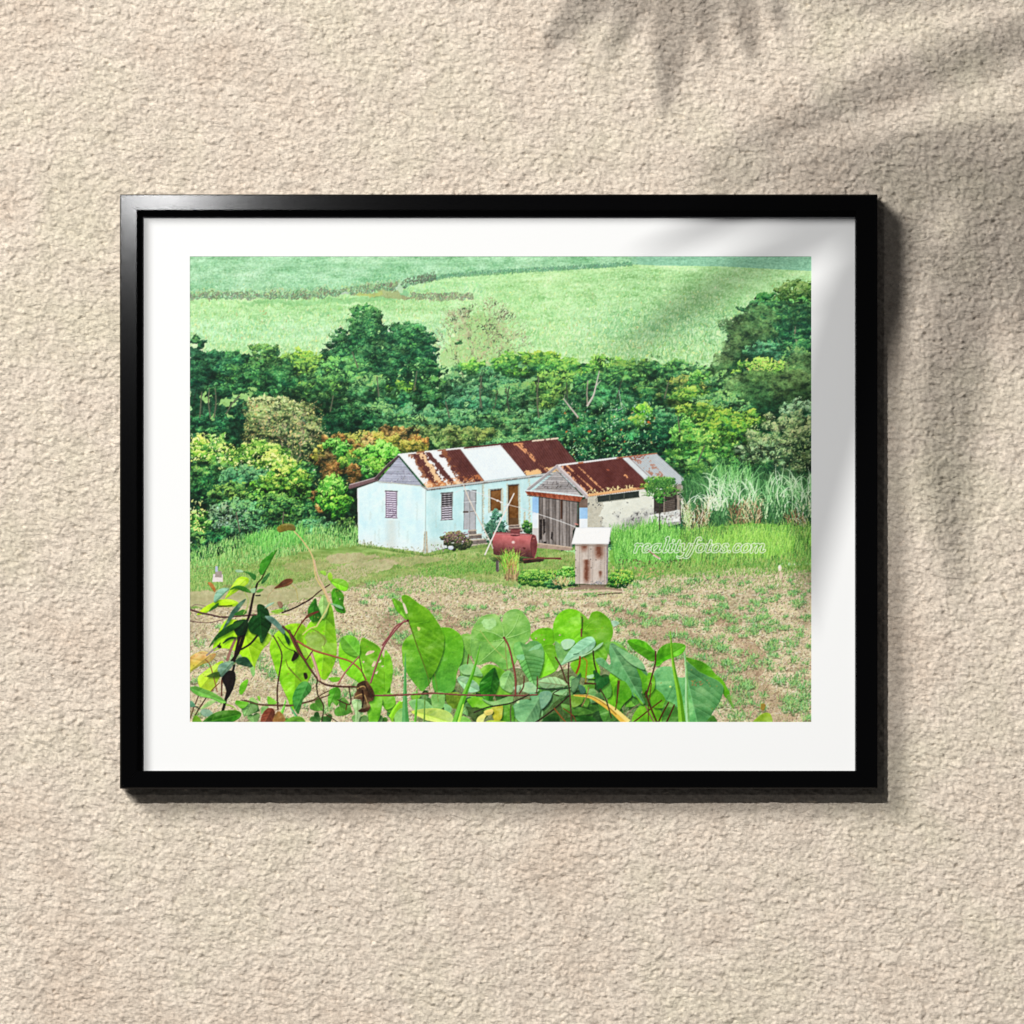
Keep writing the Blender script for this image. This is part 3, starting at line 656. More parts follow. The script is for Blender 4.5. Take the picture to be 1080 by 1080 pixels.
def big_roof(sl):
    u, v = uv(sl, RA, RB, EA, EB); n = nb[sl] - .5; w = nw[sl] - .5; w2 = nv[sl] - .5
    cor = np.sin(u * 2 * np.pi * 64) * 9 - 10 * np.clip((v - .9) * 10, 0, 1)
    c = np.ones(u.shape + (3,), np.float32) * RUST + (w * 26 + n * 12 + cor)[..., None]
    c = mixc(c, (u - .36) * 3 * 0 + (w2 > .18) * .35, RUSTD)
    def band(a, b, j=.012, a2=None, b2=None):
        aa = a + ((a2 if a2 is not None else a) - a) * v + (w * 2 + n) * j; bb = b + ((b2 if b2 is not None else b) - b) * v + (w * 2 - n) * j
        return ((u > aa) & (u < bb)).astype(np.float32)
    wh = WHT + (n * 10 + w * 14)[..., None]
    c = mixc(c, band(-.02, .085, .03, None, .045), wh)
    c = mixc(c, band(.07, .085, .05, .045, .06) * .9, ORG)
    c = mixc(c, band(.12, .15, .04, .10, .14), TAN + 12)
    c = mixc(c, band(.15, .162, .03, .14, .155), wh)
    c = mixc(c, band(.195, .265, .015, .205, .222), wh)
    c = mixc(c, band(.205, .245, .06, .205, .27) * (v > .45) * ((w + n) > -.05), wh)
    c = mixc(c, band(.255, .275, .06, .24, .29) * ((w - n * .6) > 0), ORG)
    c = mixc(c, (np.hypot((u - .245) * 3.4, v - .17) < .05) * 1.0, RUST)
    c = mixc(c, ((v > .8) & (u < .4) & ((w + n) > .02)) * .75, A(206, 130, 74))
    c = mixc(c, ((v > .9) & (u < .33) & ((w - n) > .0)) * .8, TAN + 14)
    pw = band(.385, .640, .002, .385, .668)
    c = mixc(c, pw, WHT + A(-6, 0, 2) + (w * 14 + n * 8 + cor * .6)[..., None])
    # pale scabs along the laps of the right-hand sheets
    lap = .745 + .075 * v
    c = mixc(c, (np.abs(u - lap) < .006 + .010 * (w > .03)) * ((w + n * .8) > -.04) * 1.0, A(220, 156, 108))
    c = mixc(c, ((v < .09) & (u > .72) & (u < .78) & (n > -.3)) * .8, A(216, 150, 100))
    for a_, b_ in ((.675, .775), (.825, .905)):
        c = mixc(c, ((v > .86 + (w + n) * .12) & (u > a_ + n * .02) & (u < b_ + n * .02)) * 1.0, TAN + A(10, 4, -6))
    c = mixc(c, (np.abs(u - lap) < .0025) * .5, RUSTD)
    c = mixc(c, (np.abs(u - .385) < .003) * .6, RUSTD)
    return c
roofp = [tuple(RA), tuple(RB), (611, 491.5), tuple(EB), tuple(EA)]
paint(roofp, big_roof)
line([(420.6, 479.6), (450, 476.4), (492, 472.2)], 1.7, 1.7, (240, 242, 244), False)
line([(440, 477.5), (447, 476.6)], 1.5, 1.5, (160, 96, 66), False); line([(462, 475.4), (470, 474.4)], 1.3, 1.3, (150, 84, 60), False)
line([(490, 472.6), (586, 462.4)], 1.7, 1.7, (106, 52, 52), False)
line([(493, 474.6), (530, 470.6)], .6, .6, (216, 206, 206), False)
for a_ in (561.5, 566, 570, 576, 581, 585): line([(a_, 465.2 - (a_ - 561.5) * .1), (a_ + 3, 464.7 - (a_ - 561.5) * .1)], 1.7, 1.7, (236, 214, 190), False)
line([(450.6, 515.6), (606, 496.4)], 1.5, 1.4, (186, 184, 182), False)
line([(450.6, 517), (600, 498.6)], .8, .8, (96, 96, 96), False)
for xq in (455, 461, 487, 510, 534, 541, 560, 576): line([(xq, 517 - (xq - 450) * .126), (xq + 4, 516.6 - (xq - 450) * .126)], 1.5, 1.5, (110, 104, 100), False)
line([(445, 512.5), (450.5, 516)], 1.5, 1.5, (150, 138, 132), False)

# grass grown up against the walls
for (xa, ya, xb, yb) in [(379, 574.5, 449, 585), (449, 585, 500, 577), (500, 577, 540, 571), (603, 578, 640, 575)]:
    n = int((xb - xa) * 5); t = rng.random(n); x = xa + (xb - xa) * t; y = ya + (yb - ya) * t
    dabs(x, y + .6, 1.6, .9, 0, A(84, 108, 56), .35)
    strokes(x, y + 1.5, 3.2 * (.4 + rng.random(n)), (rng.random(n) - .5) * 1.2, (rng.random(n) - .5), .6, .3, np.array([(104, 146, 66), (84, 126, 56), (136, 166, 84), (150, 160, 100)], np.float32)[rng.integers(0, 4, n)], seg=5)
# shrubs by the wall
T(523, 557, 10, 13, [(22, 56, 46), (46, 98, 78), (84, 138, 104), (130, 176, 136)], 2.4, .8, .8, 1.1, -.12, base=False)
T(523, 544, 5, 6, [(26, 70, 56), (56, 110, 84), (96, 150, 110), (140, 186, 146)], 2.2, .8, .8, .8, -.06, base=False)
strokes(512 + 20 * rng.random(90), 552 + 18 * rng.random(90), 5, (rng.random(90) - .5) * 2, (rng.random(90) - .5), .7, .3, np.array([(70, 120, 92), (100, 150, 116), (46, 92, 70)], np.float32)[rng.integers(0, 3, 90)], seg=5)
T(556, 556, 4.5, 7, MD, 2.6, .8, .9, 1, -.1)
T(482, 570, 16, 8.5, [(38, 58, 42), (70, 90, 60), (104, 116, 82), (150, 160, 110)], 3, .7, .8, 1.1, -.02)
speck(468, 560, 495, 572, 130, [(140, 92, 108), (112, 76, 90), (168, 118, 130), (96, 70, 74)], .5, .9, .6)
speck(455, 574, 470, 582, 30, [(150, 120, 120), (120, 150, 90)], .5, .9, .6)
dabs([475.5], [577.2], [3.0], [2.2], 0, [(186, 196, 206)]); dabs([475], [576.2], [2.2], [1], 0, [(214, 222, 230)])

# ---- second house
def side_wall(sl):
    X = XX[sl]; Y = YY[sl]; w = nw[sl] - .5; n = nb[sl] - .5
    c = np.ones(X.shape + (3,), np.float32) * A(216, 218, 206) + (w * 34 + n * 12)[..., None]
    c = mixc(c, (X < 633 + w * 20) * .8, A(176, 172, 156) + (n * 30 + w * 20)[..., None])
    hgt = (Y - (571 - (X - 640) * .29)) / 30
    blot = np.clip((w * 3.2 + n * .8 + hgt * 1.25 + .85), 0, 1)
    c = mixc(c, (X > 632) * blot * .8, A(142, 142, 140) + (n * 50)[..., None])
    c = mixc(c, ((n + w) > .42) * .8, A(92, 92, 92))
    return c
paint([(617, 523), (689, 512), (719, 508), (726, 506), (726, 531), (719, 534), (717, 552), (690, 558), (642, 571), (617, 571)], side_wall, .2)
paint(D(845, 440, 905, 430, 905, 560, 845, 560), lambda sl: A(160, 156, 150) + ((nw[sl] - .5) * 50)[..., None])
paint(D(800, 450, 846, 440, 846, 640, 820, 640), lambda sl: A(150, 140, 126) + ((nw[sl] - .5) * 40)[..., None])
poly(D(210, 528, 525, 486, 530, 534, 215, 576), (54, 64, 60), .3, 6, 8)
line(D(206, 576, 530, 536), .9, .9, (150, 152, 138), False)
for a_ in (300, 410): line(D(a_ + 5, 520 - (a_ - 300) * .13, a_ + 5, 562 - (a_ - 300) * .13), 1.3, 1.3, (90, 96, 86), False)
paint(D(640, 492, 812, 450, 815, 630, 640, 660), lambda sl: A(66, 58, 54) + ((nh[sl] - .5) * 50)[..., None])
paint(D(722, 560, 798, 545, 798, 640, 722, 650), lambda sl: A(102, 92, 84) + ((nb[sl] - .5) * 30)[..., None])
for k in range(9): line(D(722, 520 + k * 14, 800, 508 + k * 14), .5, .5, (64, 54, 50), False)
line(D(716, 500, 716, 650), 1.3, 1.3, (138, 128, 114), False)
paint(D(600, 672, 838, 628, 836, 715, 600, 750), lambda sl: A(206, 208, 204) + ((nb[sl] - .5) * 80 + (nw[sl] - .5) * 60)[..., None])
speck(688, 540, 716, 548, 40, [(110, 110, 106), (150, 148, 140)], .5, 1.3, .6)
line(D(838, 560, 842, 716), 1.2, 1.2, (96, 94, 88), False)
# front: post, garage doors
paint(Cc(585, 534, 636, 536, 634, 888, 583, 880), lambda sl: np.where((YY[sl] < 541)[..., None], A(146, 186, 222), np.where((YY[sl] < 557)[..., None], A(222, 232, 242), A(186, 182, 180))) + ((nw[sl] - .5) * 50)[..., None])
def planks(sl):
    X = XX[sl]; k = np.floor((X - 568) / 3.55); r = np.sin(k * 12.9 + 4) * 43758.5; r = r - np.floor(r); f = (X - 568) / 3.55 - k
    c = A(132, 124, 120) + (r * 34 - 17)[..., None] + ((nv[sl] - .5) * 70)[..., None] + ((nb[sl] - .5) * 20)[..., None]
    return mixc(c, (f < .13) * .8, A(66, 58, 54))
paint(Cc(633, 528, 925, 548, 925, 730, 890, 790, 886, 917, 632, 884), planks)
paint(Cc(795, 556, 815, 558, 812, 700, 796, 700), lambda sl: A(92, 64, 52) + ((nv[sl] - .5) * 50)[..., None])
for q in [(640, 700, 660, 700, 658, 856, 640, 856), (662, 696, 682, 700, 682, 800, 668, 826), (730, 792, 742, 800, 740, 862, 728, 850), (668, 868, 690, 870, 690, 884, 668, 882)]: poly(Cc(*q), (54, 46, 44), .7, 10, 16)
line(Cc(662, 700, 662, 860), .6, .6, (150, 140, 132), False)
paint(D(75, 560, 138, 540, 138, 765, 75, 765), lambda sl: np.where((YY[sl] < 535.3)[..., None], A(122, 102, 90), np.where((YY[sl] < 547)[..., None], A(148, 186, 220), A(232, 238, 244))) + ((nw[sl] - .5) * 40)[..., None])
line(D(72, 570, 72, 765), .9, .9, (84, 74, 70), False)
poly([(568, 572), (603, 576.5), (602, 580.5), (566, 577.5)], (160, 140, 124), .5, 10, 16); line([(567, 572.6), (603, 577)], .9, .9, (196, 178, 158), False)
# gable and roof
RA2, RB2, EA2, EB2 = np.array([586.8, 491.6]), np.array([691.7, 478.6]), np.array([618.4, 523.8]), np.array([725, 509.2])
paint(Cc(600, 476, 770, 335, 925, 490, 960, 530, 545, 490), lambda sl: A(160, 156, 156) + ((nh[sl] - .5) * 76)[..., None] + ((nb[sl] - .5) * 26)[..., None])
for k in range(10):
    yb = 496 + k * 2.4; h = (yb - 492) / 26
    line([(586.8 - 26 * h, yb), (586.8 + 26 * h, yb + .8)], .35, .45, (116, 110, 110), False)
speck(572, 506, 602, 515, 20, [(84, 78, 78)], .8, 2.2, .16)
paint([(586.8, 494), (586.8, 491), (691.7, 478.4), (725.4, 509.4), (618.2, 524), (600, 504)], lambda sl: A(112, 54, 50) * np.ones(XX[sl].shape + (3,)))
def small_roof(sl):
    u, v = uv(sl, RA2, RB2, EA2, EB2); n = nb[sl] - .5; w = nw[sl] - .5
    cor = np.sin(u * 2 * np.pi * 44) * 8
    c = np.ones(u.shape + (3,), np.float32) * A(110, 56, 52) + (w * 26 + n * 12 + cor)[..., None]
    c = mixc(c, (u < .035 + n * .01) * 1.0, A(196, 186, 188))
    c = mixc(c, (np.abs(u - .04 - n * .03) < .012) * ((w + n) > -.05) * 1.0, A(216, 160, 120))
    for a_, b_ in ((.095, .12), (.185, .2)):
        c = mixc(c, (np.abs(u - (a_ + (b_ - a_) * v)) < .005 + .006 * (w > .05)) * ((w + n) > -.12) * 1.0, A(216, 156, 110))
    c = mixc(c, ((v > .9 - np.clip(w + n, -.05, .2) * .5) & (u < .5)) * 1.0, A(232, 200, 146) + (n * 20)[..., None])
    c = mixc(c, ((v > .93) & (u < .66)) * .7, A(204, 150, 100))
    c = mixc(c, (np.hypot((u - .52) * 2.4, v - .55 - n * .2) < .04) * 1.0, A(226, 160, 110))
    c = mixc(c, (np.hypot((u - .42) * 2.4, v - .3) < .03) * 1.0, A(170, 90, 66))
    g = A(178, 186, 190) + (w * 16 + n * 8 + cor)[..., None]
    c = mixc(c, (u > .655) * 1.0, g)
    c = mixc(c, (u > .655) * (u < .715) * 1.0, A(206, 212, 214) + (w * 16)[..., None])
    pat = (u > .735 + .02 * v) & (u < .9 - .06 * v) & (v < .74)
    c = mixc(c, pat * ((w * 1.6 + n * 1.1 - v * .1 + .12) > 0), A(168, 122, 104) + (n * 40)[..., None])
    c = mixc(c, (u > .72) * (u < .9) * (v < .1) * ((w + n) > -.1), A(150, 92, 76))
    c = mixc(c, (np.abs(u - .72) < .004) * .6, A(120, 90, 84)); c = mixc(c, (np.abs(u - .652) < .004) * .6, A(90, 50, 50))
    return c
paint([tuple(RA2), tuple(RB2), tuple(EB2), tuple(EA2)], small_roof)
line([(587, 491), (651, 482.8)], 1.9, 1.9, (238, 238, 240), False); line([(650, 483), (691.7, 478.2)], 1.2, 1.2, (176, 104, 78), False)
line([(610, 488.4), (614, 488)], 1.6, 1.6, (190, 110, 70), False)
line([(682, 516), (725, 510)], .8, .8, (110, 112, 112), False)
line(Cc(552, 478, 668, 386, 772, 300), 3.0, 2.8, (150, 146, 148), False); line(Cc(546, 470, 664, 376, 770, 290), .8, .8, (206, 202, 204), False)
line([(587, 493), (603, 508.5), (618.5, 524.5)], 2.8, 2.8, (172, 164, 166), False); line([(588.5, 492), (605, 508), (620, 523)], .7, .7, (214, 206, 208), False)
line([(586, 495.5), (602, 511), (616, 525)], .6, .6, (92, 84, 84), False)
poly([(553.4, 517.6), (614.6, 524), (611, 529.2), (556, 521.8)], (160, 82, 56), .2, 22, 24)
for k in range(22): line([(555 + k * 2.6, 518.6 + k * .28), (556.4 + k * 2.6, 522 + k * .28)], .5, .5, (118, 52, 38) if k % 2 else (190, 110, 76), False)
line([(553.8, 517.2), (585, 519.6), (615, 523.4)], 1.5, 1.5, (206, 216, 228), False)
line([(556, 522.4), (611, 529.8)], .7, .7, (62, 50, 46), False)
line([(725, 502.4), (731, 503.4)], 1.3, 1.3, (186, 184, 184), False)

# ---- tall cane clumps right
T(745, 515, 24, 26, MD, 5, .8, 1.0, 1, -.14)
poly([(720, 512), (760, 500), (800, 498), (855, 500), (855, 562), (720, 566)], (52, 84, 50), 3, 18, 22, .9)
def cane(n, x0, x1, y0, y1, L, cols, lean=.35, bend=1.5, w=.9, w2=.35):
    x = x0 + rng.random(n) * (x1 - x0); y = y0 + rng.random(n) * (y1 - y0); o = np.argsort(y); x = x[o]; y = y[o]
    c = np.array(cols, np.float32)[rng.integers(0, len(cols), n)] + (rng.random((n, 1)) - .5) * 26
    strokes(x, y, L * (.6 + .6 * rng.random(n)), (rng.random(n) - .5) * 2 * lean, (rng.random(n) - .5) * 2 * bend, w, w2, c, seg=14)
DG = [(44, 96, 56), (70, 126, 72), (88, 146, 84), (56, 108, 64)]
LGc = [(112, 170, 108), (140, 194, 132), (176, 214, 160), (96, 156, 92), (204, 226, 190)]
cane(420, 722, 745, 520, 556, 22, DG, .15, .5, 1.0, .4)
cane(700, 738, 800, 512, 560, 26, DG)
cane(500, 796, 858, 512, 556, 22, DG)
cane(130, 742, 800, 514, 548, 23, LGc[:4], .35, 1.3, 1.9, .8)
cane(120, 806, 858, 514, 548, 19, LGc[:4], .35, 1.3, 1.8, .8)
cane(110, 738, 800, 528, 556, 14, DG, .3, .8)
cane(90, 806, 858, 528, 552, 13, DG, .3, .8)
cane(46, 746, 796, 506, 536, 18, [(206, 228, 196), (184, 216, 172)], .4, 1.8, 1.4)
cane(40, 808, 855, 506, 536, 16, [(206, 228, 196), (184, 216, 172)], .4, 1.8, 1.4)
cane(60, 756, 792, 498, 512, 14, [(110, 180, 100), (140, 200, 120)], .3, .8)
cane(26, 744, 764, 530, 540, 20, [(226, 236, 216), (206, 224, 190)], .5, 2.0, 1.0)
BRN = [(150, 120, 84), (112, 84, 62), (176, 150, 104), (90, 70, 54)]
cane(150, 770, 802, 536, 558, 11, BRN, .5, 1.2, .8)
cane(110, 722, 748, 540, 566, 12, BRN + [(206, 196, 150)], .4, 1.2, .8)
cane(70, 828, 846, 545, 560, 12, BRN, .5, 1.2)
cane(40, 722, 748, 530, 560, 16, [(220, 216, 180), (196, 204, 160), (234, 232, 206)], .5, 2.0, .8)
cane(36, 782, 800, 530, 552, 14, [(206, 200, 160), (190, 196, 150)], .5, 2.2, .8)
cane(40, 836, 858, 536, 560, 14, [(214, 220, 190), (196, 204, 160)], .6, 2.0, .8)
cane(50, 720, 727, 540, 560, 10, [(206, 214, 180), (160, 190, 120)], .5, 1.6, .8)
cane(60, 790, 856, 536, 556, 15, DG, .3, .9)

# ---- bright tall grass below the cane
bg = [(650, 562), (690, 552), (720, 560), (760, 554), (800, 552), (855, 556), (855, 592), (800, 594), (700, 592), (655, 600), (640, 590)]
poly(bg, (110, 166, 66), 3, 20, 20)
GG = [(116, 176, 76), (138, 198, 84), (96, 156, 68), (160, 210, 104), (80, 134, 60), (150, 170, 90), (70, 116, 54)]
grass([(642, 566), (690, 556), (722, 566), (722, 596), (650, 602)], 2600, 11, [(96, 166, 66), (120, 190, 84), (150, 208, 110), (72, 136, 58)], .8, .3)
grass([(716, 566), (760, 562), (855, 560), (855, 596), (716, 598)], 4200, 11, GG, .8, .3)
grass([(748, 574), (780, 562), (826, 564), (838, 580), (806, 592), (764, 588)], 700, 10, [(152, 206, 88), (136, 194, 80), (170, 216, 108), (110, 166, 70)], .8, .35)
speck(652, 590, 720, 598, 90, [(86, 104, 58), (120, 104, 72), (70, 96, 52)], .7, 1.5, .5)
grass([(640, 596), (855, 588), (855, 604), (640, 612)], 2000, 4, [(112, 168, 74), (140, 182, 92), (90, 138, 60), (164, 176, 104)], .7, .7)
speck(645, 598, 700, 608, 60, [(190, 170, 120), (160, 140, 96)], .7, 1.6, .4)
line(D(600, 940, 640, 968), 1.3, 1.3, (150, 96, 76), False); line(D(640, 972, 685, 1000), 2.0, 1.8, (196, 186, 180), False); line(D(642, 968, 676, 992), .7, .7, (216, 140, 110), False)
# small tree in front of the shed
line([(695.4, 522), (695, 538), (694.6, 558)], 1.0, 1.2, (64, 74, 50))
T(696, 507, 15, 4.5, LG, 3.0, .45, .9, 1.2, -.1, base=False); T(694, 515, 12, 4, MD, 3.0, .45, .9, 1.1, -.1, base=False); T(695, 524, 5, 6, LG, 2.4, .7, .85, .9, -.14, base=False); T(708, 516, 7, 3, LG, 2.4, .5, .85, 1, .0, base=False); T(682, 513, 6, 3, LG, 2.4, .5, .85, 1, .0, base=False)
cane(150, 682, 710, 508, 524, 7, [(72, 132, 58), (104, 160, 74), (50, 100, 50)], 1.6, .8, .8)

# ---- tank on its trailer, poles, lines
nt = vnoise(5, 5, 3, 51)
def tank(sl):
    X = XX[sl]; Y = YY[sl]; t = (Y - (561 + (X - 519) * .045)) / 25.5
    sh = np.interp(t, [0, .12, .3, .55, .8, 1], [.9, 1.22, 1.12, .92, .66, .5])
    return A(166, 92, 92) * sh[..., None] + ((nt[sl] - .5) * 26)[..., None]
dabs([544, 560], [591, 590], [25, 14], [2.4, 2.2], 0, [(60, 84, 44), (66, 84, 48)], .7)
for k in range(3): dabs([543], [589.5], [27 - 4 * k], [3.6 - .8 * k], .03, A(44, 62, 34), .32)
body = smooth([(521.5, 560.8), (540, 561.6), (562, 563.4), (565.4, 568), (566, 577), (564, 586), (561, 587.8), (545, 585.8), (523, 585), (520, 580), (519.3, 571), (520, 563.5)], 6)
paint(body, tank)
sl, m = pmask(smooth([(563, 563.4), (566, 569), (566.2, 578), (563.6, 587.4), (560.6, 584), (559.2, 575), (560.4, 566)], 6))
CV[sl] = np.where(m[..., None], A(128, 62, 64) + ((nt[sl] - .5) * 30)[..., None], CV[sl])
line([(560.6, 565.5), (559.3, 575), (561, 585.5)], .6, .6, (108, 48, 50)); line([(563, 563.6), (566, 570), (566, 578), (563.5, 587)], .5, .5, (176, 104, 102))
dabs([561, 562.8], [570, 567.5], [.7, 1.2], [1.5, .8], 0, [(140, 66, 60), (170, 110, 100)])
poly([(538.2, 559), (548.2, 559), (548.2, 564.3), (538.2, 564)], (134, 66, 68), 0, 8, 8); dabs([543.2], [564], [5], [1.2], 0, [(112, 50, 54)]); dabs([543.2], [558.6], [5.2], [1.6], 0, [(150, 80, 80)]); dabs([543.2], [558.2], [4], [1.0], 0, [(120, 60, 62)])
dabs([541.2], [571.6], [1.9], [1.7], 0, [(206, 160, 156)]); dabs([541], [571.4], [.9], [.8], 0, [(236, 214, 206)])
line([(520.6, 563), (540, 563), (558, 564.6)], .9, .9, (190, 122, 122))
speck(523, 576, 560, 586, 30, [(100, 46, 44), (120, 60, 50)], .5, 1.2, .6)
line([(552, 589.8), (568, 588.4), (591, 588.2)], 2.0, 1.3, (108, 50, 48), False, (146, 84, 76)); line([(553, 592.6), (572, 590.4)], 2.6, 2.0, (72, 42, 38), False); line([(566, 587), (592, 589.6)], .9, .8, (132, 70, 60), False)
dabs([558, 568.5], [591.5, 591], [2.6, 2.0], [1.6, 1.4], 0, [(56, 40, 36), (64, 46, 40)])
line([(524.4, 592), (524.6, 601)], 3.2, 3.4, (96, 88, 84)); line([(525.6, 592), (525.8, 600)], .8, .8, (136, 128, 120), False)
WP = (222, 214, 206)
line(Cc(60, 432, 120, 580, 262, 862), 1.1, 1.2, (206, 196, 184)); line(Cc(262, 862, 286, 920), 1.0, 1.0, (196, 188, 180), False)
line(Cc(446, 508, 340, 720, 226, 968), 1.4, 1.5, WP); line(Cc(440, 512, 410, 580), .6, .6, (250, 246, 240), False)
for q in [(95, 476, 200, 510, 320, 560, 400, 590, 480, 610), (480, 610, 640, 665, 800, 718, 930, 768), (0, 500, 60, 470, 95, 476)]: line(Cc(*q), .7, .7, (214, 218, 222))
line(Cc(60, 575, 110, 570, 170, 566), .5, .5, (216, 224, 226)); line(Cc(272, 540, 360, 575), 1.1, 1.0, (226, 228, 230), False); line(Cc(370, 605, 400, 596), 1.4, 1.2, (206, 206, 204), False)
dabs([524.6, 528], [527.8, 529.6], [1.3, .9], [1.1, .8], 0, [(238, 236, 236)]); dabs([607.5], [552.5], [2.2], [.7], .3, [(196, 130, 120)])

# ---- outhouse, low bushes, planks
T(572, 610, 26, 7, LG, 3, .6, .85, 1.1, -.04); T(598, 604, 12, 6, GN, 3, .6, .85, 1.1, .0); T(566, 606, 18, 5, LG, 3, .6, .85, 1, .06); T(590, 614, 16, 5, MD, 3, .6, .85, 1, .0)
T(654, 609, 13, 8.5, LG, 3, .6, .9, 1.1, .0); T(650, 612, 11, 6, GN, 3, .6, .85, 1, -.14); speck(644, 600, 667, 616, 60, [(196, 200, 90), (170, 190, 76)], .5, .9, .6)
speck(552, 600, 606, 613, 110, [(176, 214, 90), (150, 200, 80)], .5, .9, .6)
cane(46, 584, 600, 612, 618, 8, [(226, 206, 150), (200, 180, 130), (150, 120, 80)], .9, 1.0, .8)
for k in range(3): dabs([623], [616.5], [22 - 3 * k], [3.0 - .6 * k], 0, A(60, 56, 40), .3)
def iron(sl):
    X = XX[sl]; Y = YY[sl]
    c = A(184, 172, 162) + (np.sin(X * 5.2) * 7)[..., None] + ((nv[sl] - .5) * 50)[..., None] + ((nb[sl] - .5) * 14)[..., None]
    for a_, y0_, y1_, w_ in ((615.5, 574, 583, 3.2), (618.2, 590, 616, 3.0), (631.5, 574, 591, 4.0), (632.6, 602, 610, 1.6)):
        k = np.exp(-((X - a_) / w_) ** 2) * np.clip((Y - y0_) / 2 + .6, 0, 1) * np.clip((y1_ - Y) / 7, 0, 1)
        c = mixc(c, k * (1.1 + (nb[sl] - .5)), A(128, 76, 56))
    return c
paint(E(636, 200, 838, 203, 832, 456, 638, 450), iron)
paint(E(836, 200, 846, 196, 842, 440, 832, 456), lambda sl: A(138, 130, 132) + ((nb[sl] - .5) * 40)[..., None])
for q in [(720, 204, 718, 452), (748, 204, 746, 452), (800, 204, 798, 452), (824, 204, 822, 452), (664, 204, 664, 450)]: line(E(*q), .35, .35, (146, 132, 124), False)
for a_, b_ in ((640, 240), (640, 300), (641, 350), (641, 400), (736, 232), (734, 296), (738, 350), (768, 300)): dabs([500 + a_ / 6], [540 + b_ / 6], [.7], [.4], .3, [(74, 66, 62)])
speck(622, 612, 636, 616, 34, [(150, 152, 160), (120, 116, 120)], .4, .9, .6)
poly(E(640, 97, 863, 97, 846, 200, 613, 200), (252, 252, 252)); line(E(640, 97, 863, 97), .6, .6, (216, 220, 226), False)
line(E(614, 201, 846, 201), .7, .7, (160, 156, 152), False); line(E(864, 98, 848, 198), .6, .6, (186, 186, 190), False)
line(E(638, 210, 838, 212), 1.0, 1.0, (140, 126, 116), False)
line([(600, 620.5), (625, 619), (655, 622)], 3.0, 2.6, (150, 128, 108), False); line([(612, 617), (636, 617.6)], 2.0, 2.0, (136, 116, 100), False)
line([(604, 624.6), (640, 622), (658, 624)], 2.4, 2, (196, 178, 152), False); line([(630, 626.4), (655, 624.6)], 1.0, 1.0, (90, 68, 54), False)
line([(594, 625), (612, 623)], 1.2, 1.0, (222, 208, 184), False); line([(655, 619), (658.6, 628)], 1.1, .8, (216, 200, 172), False)
straw(500, 616, 632, 560, 690, LS, 4, .5)
# upright clump before the tank
cane(46, 532, 546, 606, 613, 12, [(150, 122, 86), (120, 98, 70), (196, 176, 130)], .15, .3, .8)
cane(190, 531, 547, 596, 606, 17, [(112, 178, 56), (146, 206, 72), (86, 146, 50), (176, 222, 100)], .22, .5, 1.0)
cane(36, 534, 544, 600, 614, 13, [(176, 150, 104), (146, 118, 80)], .12, .3, .8)
cane(14, 528, 546, 596, 602, 19, [(186, 160, 90), (150, 120, 60)], .5, 1.4, .6)
# marker stone on the left, pale stake on the right
poly([(226, 605), (236, 605), (236, 613), (225, 613)], (214, 206, 202), .3, 10, 14); poly([(228, 602), (235, 602), (235, 608.5), (228, 608)], (156, 146, 138), .2, 8, 12); poly([(228.4, 596.5), (230.6, 596.5), (231, 602.4), (228, 602.4)], (168, 178, 196))
dabs([821], [598.5], [1.8], [3.2], 0, [(234, 214, 190)]); dabs([822], [606], [1.6], [4], 0, [(206, 186, 160)]); dabs([820.6], [597.5], [1], [1.6], 0, [(250, 240, 226)])

